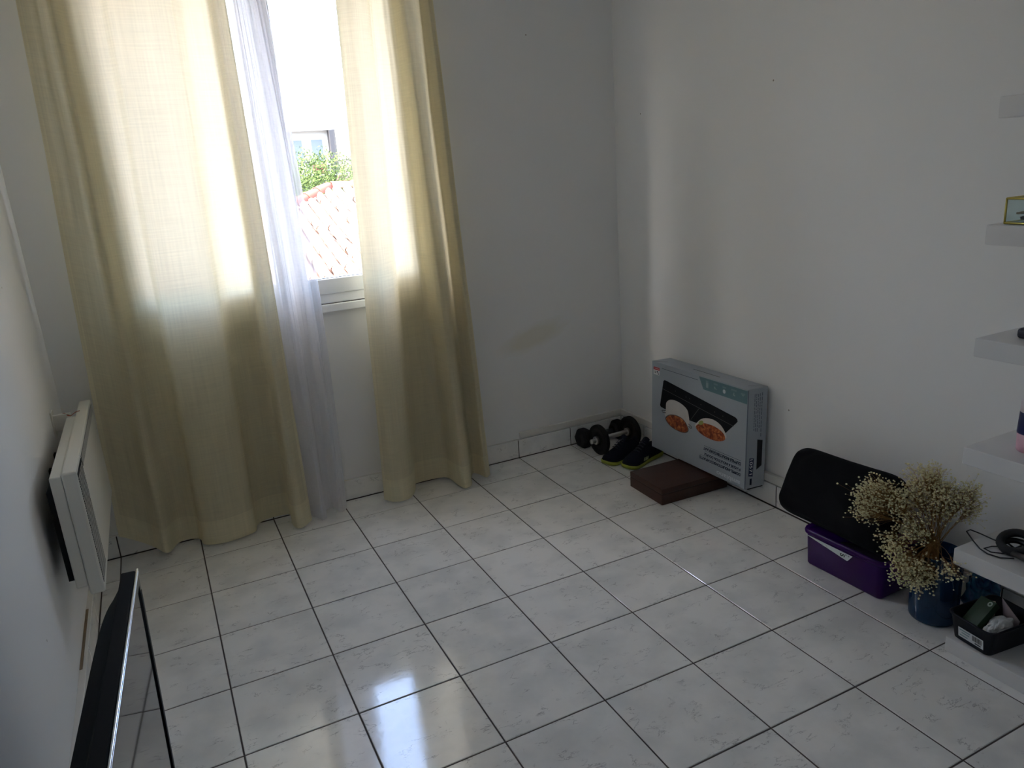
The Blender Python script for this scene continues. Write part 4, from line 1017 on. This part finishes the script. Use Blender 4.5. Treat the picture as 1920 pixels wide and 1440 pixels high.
B = [bm.verts.new(p) for p in cor + rd]
for q in ((0, 1, 5, 4), (1, 2, 5), (2, 3, 4, 5), (3, 0, 4), (3, 2, 1, 0)): bm.faces.new([B[i] for i in q])
roof = obj('roof', bm, M_rtile, house)
bm = bmesh.new(); a = hl(EX0 + .4, EY + .4, -9.0); c = hl(R2 - .4, BY - .4, EZ - .05); box(bm, a[0], c[0], a[1], c[1], a[2], c[2]); obj('wall', bm, M_render, house)
def canal(r0, r1, L, n=7, th=.014):
    b_ = bmesh.new(); rows_ = []
    for (r, y) in ((r0, 0), (r1, L)):
        rows_.append([b_.verts.new((-r * math.cos(math.pi * k / n), y, r * math.sin(math.pi * k / n))) for k in range(n + 1)])
        rows_.append([b_.verts.new((-(r - th) * math.cos(math.pi * k / n), y, (r - th) * math.sin(math.pi * k / n))) for k in range(n + 1)])
    o0, i0, o1, i1 = rows_
    for k in range(n):
        b_.faces.new((o0[k], o0[k + 1], o1[k + 1], o1[k])); b_.faces.new((i0[k + 1], i0[k], i1[k], i1[k + 1])); b_.faces.new((o0[k], i0[k], i0[k + 1], o0[k + 1]))
    bmesh.ops.recalc_face_normals(b_, faces=b_.faces[:])
    me = bpy.data.meshes.new('roof_tile'); b_.to_mesh(me); b_.free()
    for p in me.polygons: p.use_smooth = True
    return me
tm = canal(.092, .074, .44); tm.materials.append(M_rtile)
pit = math.atan(SL); cpx = .205; rpy = .345
cnt = 0
for r in range(13):
    for c in range(24):
        x = .15 + c * cpx; dist = .10 + r * rpy                   # distance down the slope from the ridge
        y = RY - (dist + .36) * math.cos(pit); z = RZ - (dist + .36) * math.sin(pit)
        if x < RX0 and (RX0 - x) > (RY - y - .30): continue
        if cnt >= 288: break
        cnt += 1
        p = hl(x + random.uniform(-.008, .008), y + random.uniform(-.012, .012), z + .012 + .004 * (r % 2))
        inst('roof_tile', tm, roof, p, (pit + .012, random.uniform(-.02, .02), random.uniform(-.025, .025)))
rm = canal(.13, .105, .46, 8); rm.materials.append(M_ridge)
for k in range(14): inst('ridge_tile', rm, roof, hl(RX0 + .06 + k * .40, RY, RZ + .02), (0, 0, math.radians(-90)))
hd_ = Vector((-1, -1, -SL)).normalized()
for k in range(13):
    p = Vector((RX0, RY, RZ + .03)) + hd_ * (.05 + k * .40 + .40)
    inst('ridge_tile', rm, roof, hl(*p), Vector((1, 1, SL)).to_track_quat('Y', 'Z').to_euler())

# tree behind the roof
def tree(name, label, cx_, cy_, cz, rx, rz, nleaf, seed, col):
    t = thing(name, label, 'tree', (cx_, cy_, -9.0)); r2 = random.Random(seed)
    b_ = bmesh.new(); H = cz + 9.0
    tube(b_, [(0, 0, 0), (.1, 0, H * .4), (-.05, .1, H * .75), (0, 0, H)], [.22, .17, .12, .05], 8)
    for k in range(9):
        a = r2.uniform(0, 6.28); e = (math.cos(a) * rx * .75, math.sin(a) * rx * .75, H + r2.uniform(-.5, .6) * rz)
        tube(b_, [(0, 0, H - rz * .9), (e[0] * .5, e[1] * .5, (H - rz * .9 + e[2]) / 2 + .1), e], [.07, .05, .02], 6)
    obj('trunk', b_, mat('bark', (.13, .10, .08), .9, var=.3), t, True)
    b_ = bmesh.new()
    for k in range(nleaf):
        d = Vector((r2.gauss(0, 1), r2.gauss(0, 1), r2.gauss(0, 1))).normalized(); q = r2.random() ** .4
        lump = 1 + .35 * noise.noise(d * 2.3 + Vector((seed, 0, 0)))
        c = Vector((d.x * rx * q * lump, d.y * rx * q * lump, H + d.z * rz * q * lump))
        ax = Vector((r2.gauss(0, 1), r2.gauss(0, 1), r2.gauss(0, 1))).normalized(); bx_ = ax.orthogonal().normalized(); L = r2.uniform(.05, .10)
        m_ = c + ax * L * .5
        poly(b_, [c, m_ + bx_ * L * .28, c + ax * L, m_ - bx_ * L * .28])
    m, tt, n, b = mk(name + '_leaf'); b.inputs['Base Color'].default_value = (*col, 1); b.inputs['Roughness'].default_value = .9; b.inputs['Specular IOR Level'].default_value = .05
    o = obj('foliage', b_, m, t); o['kind'] = 'stuff'
    return t
tree('tree', 'bushy green tree behind the tiled roof', 4.55, 20.2, 1.25, 1.25, 1.15, 9000, 4, (.050, .078, .024))
tree('tree', 'smaller pale green tree beside the bushy tree', 6.15, 21.5, 1.05, .75, .9, 3500, 9, (.06, .085, .04))

# apartment block far behind
ab = thing('apartment_block', 'pale apartment block with tall windows and pink panels far behind the trees', 'building', (6.0, 58.0, -9.0))
M_abw = mat('block_render', (.30, .30, .30), .85, var=.05, vscale=.3); M_abg = mat('block_glass', (.09, .11, .13), .4); M_abp = mat('pink_panel', (.20, .03, .05), .7); M_abd = mat('dark_pillar', (.03, .03, .035), .7)
def ap(b_, x0, x1, y0, y1, z0, z1): box(b_, x0 - 6.0, x1 - 6.0, y0 - 58, y1 - 58, z0 + 9, z1 + 9)
bm = bmesh.new(); ap(bm, -8, 13.9, 58, 68, -9, 5.15); obj('wall', bm, M_abw, ab)
bm = bmesh.new(); ap(bm, -8.3, 14.6, 57.4, 68.3, 5.15, 5.5); obj('roof_slab', bm, M_abw, ab)
for f in range(4):
    zt = 4.6 - f * 3.0
    for k in range(9):
        x = 13.0 - k * 1.55
        bm = bmesh.new(); ap(bm, x - .5, x + .5, 57.93, 58.02, zt - 1.7, zt); w_ = obj('window', bm, M_abw, ab)
        bm = bmesh.new(); ap(bm, x - .42, x + .42, 57.90, 57.95, zt - 1.62, zt - .08); obj('pane', bm, M_abg, w_)
        bm = bmesh.new(); ap(bm, x - .5, x + .5, 57.9, 58.02, zt - 2.6, zt - 1.85)
        if k in (0, 3, 5): obj('panel', bm, M_abp, ab)
        else: bm.free()
    bm = bmesh.new(); ap(bm, -8, 15.2, 56.9, 58, zt - 2.75, zt - 2.62); sl_ = obj('balcony', bm, M_abw, ab)
    bm = bmesh.new(); ap(bm, -8, 15.2, 56.9, 56.95, zt - 1.75, zt - 1.68)
    for k in range(30): ap(bm, -8 + k * .8, -7.96 + k * .8, 56.9, 56.94, zt - 2.62, zt - 1.7)
    obj('railing', bm, M_abd, sl_)
bm = bmesh.new(); ap(bm, 13.9, 14.35, 57.3, 58.4, -9, 5.15); obj('pillar', bm, M_abd, ab)
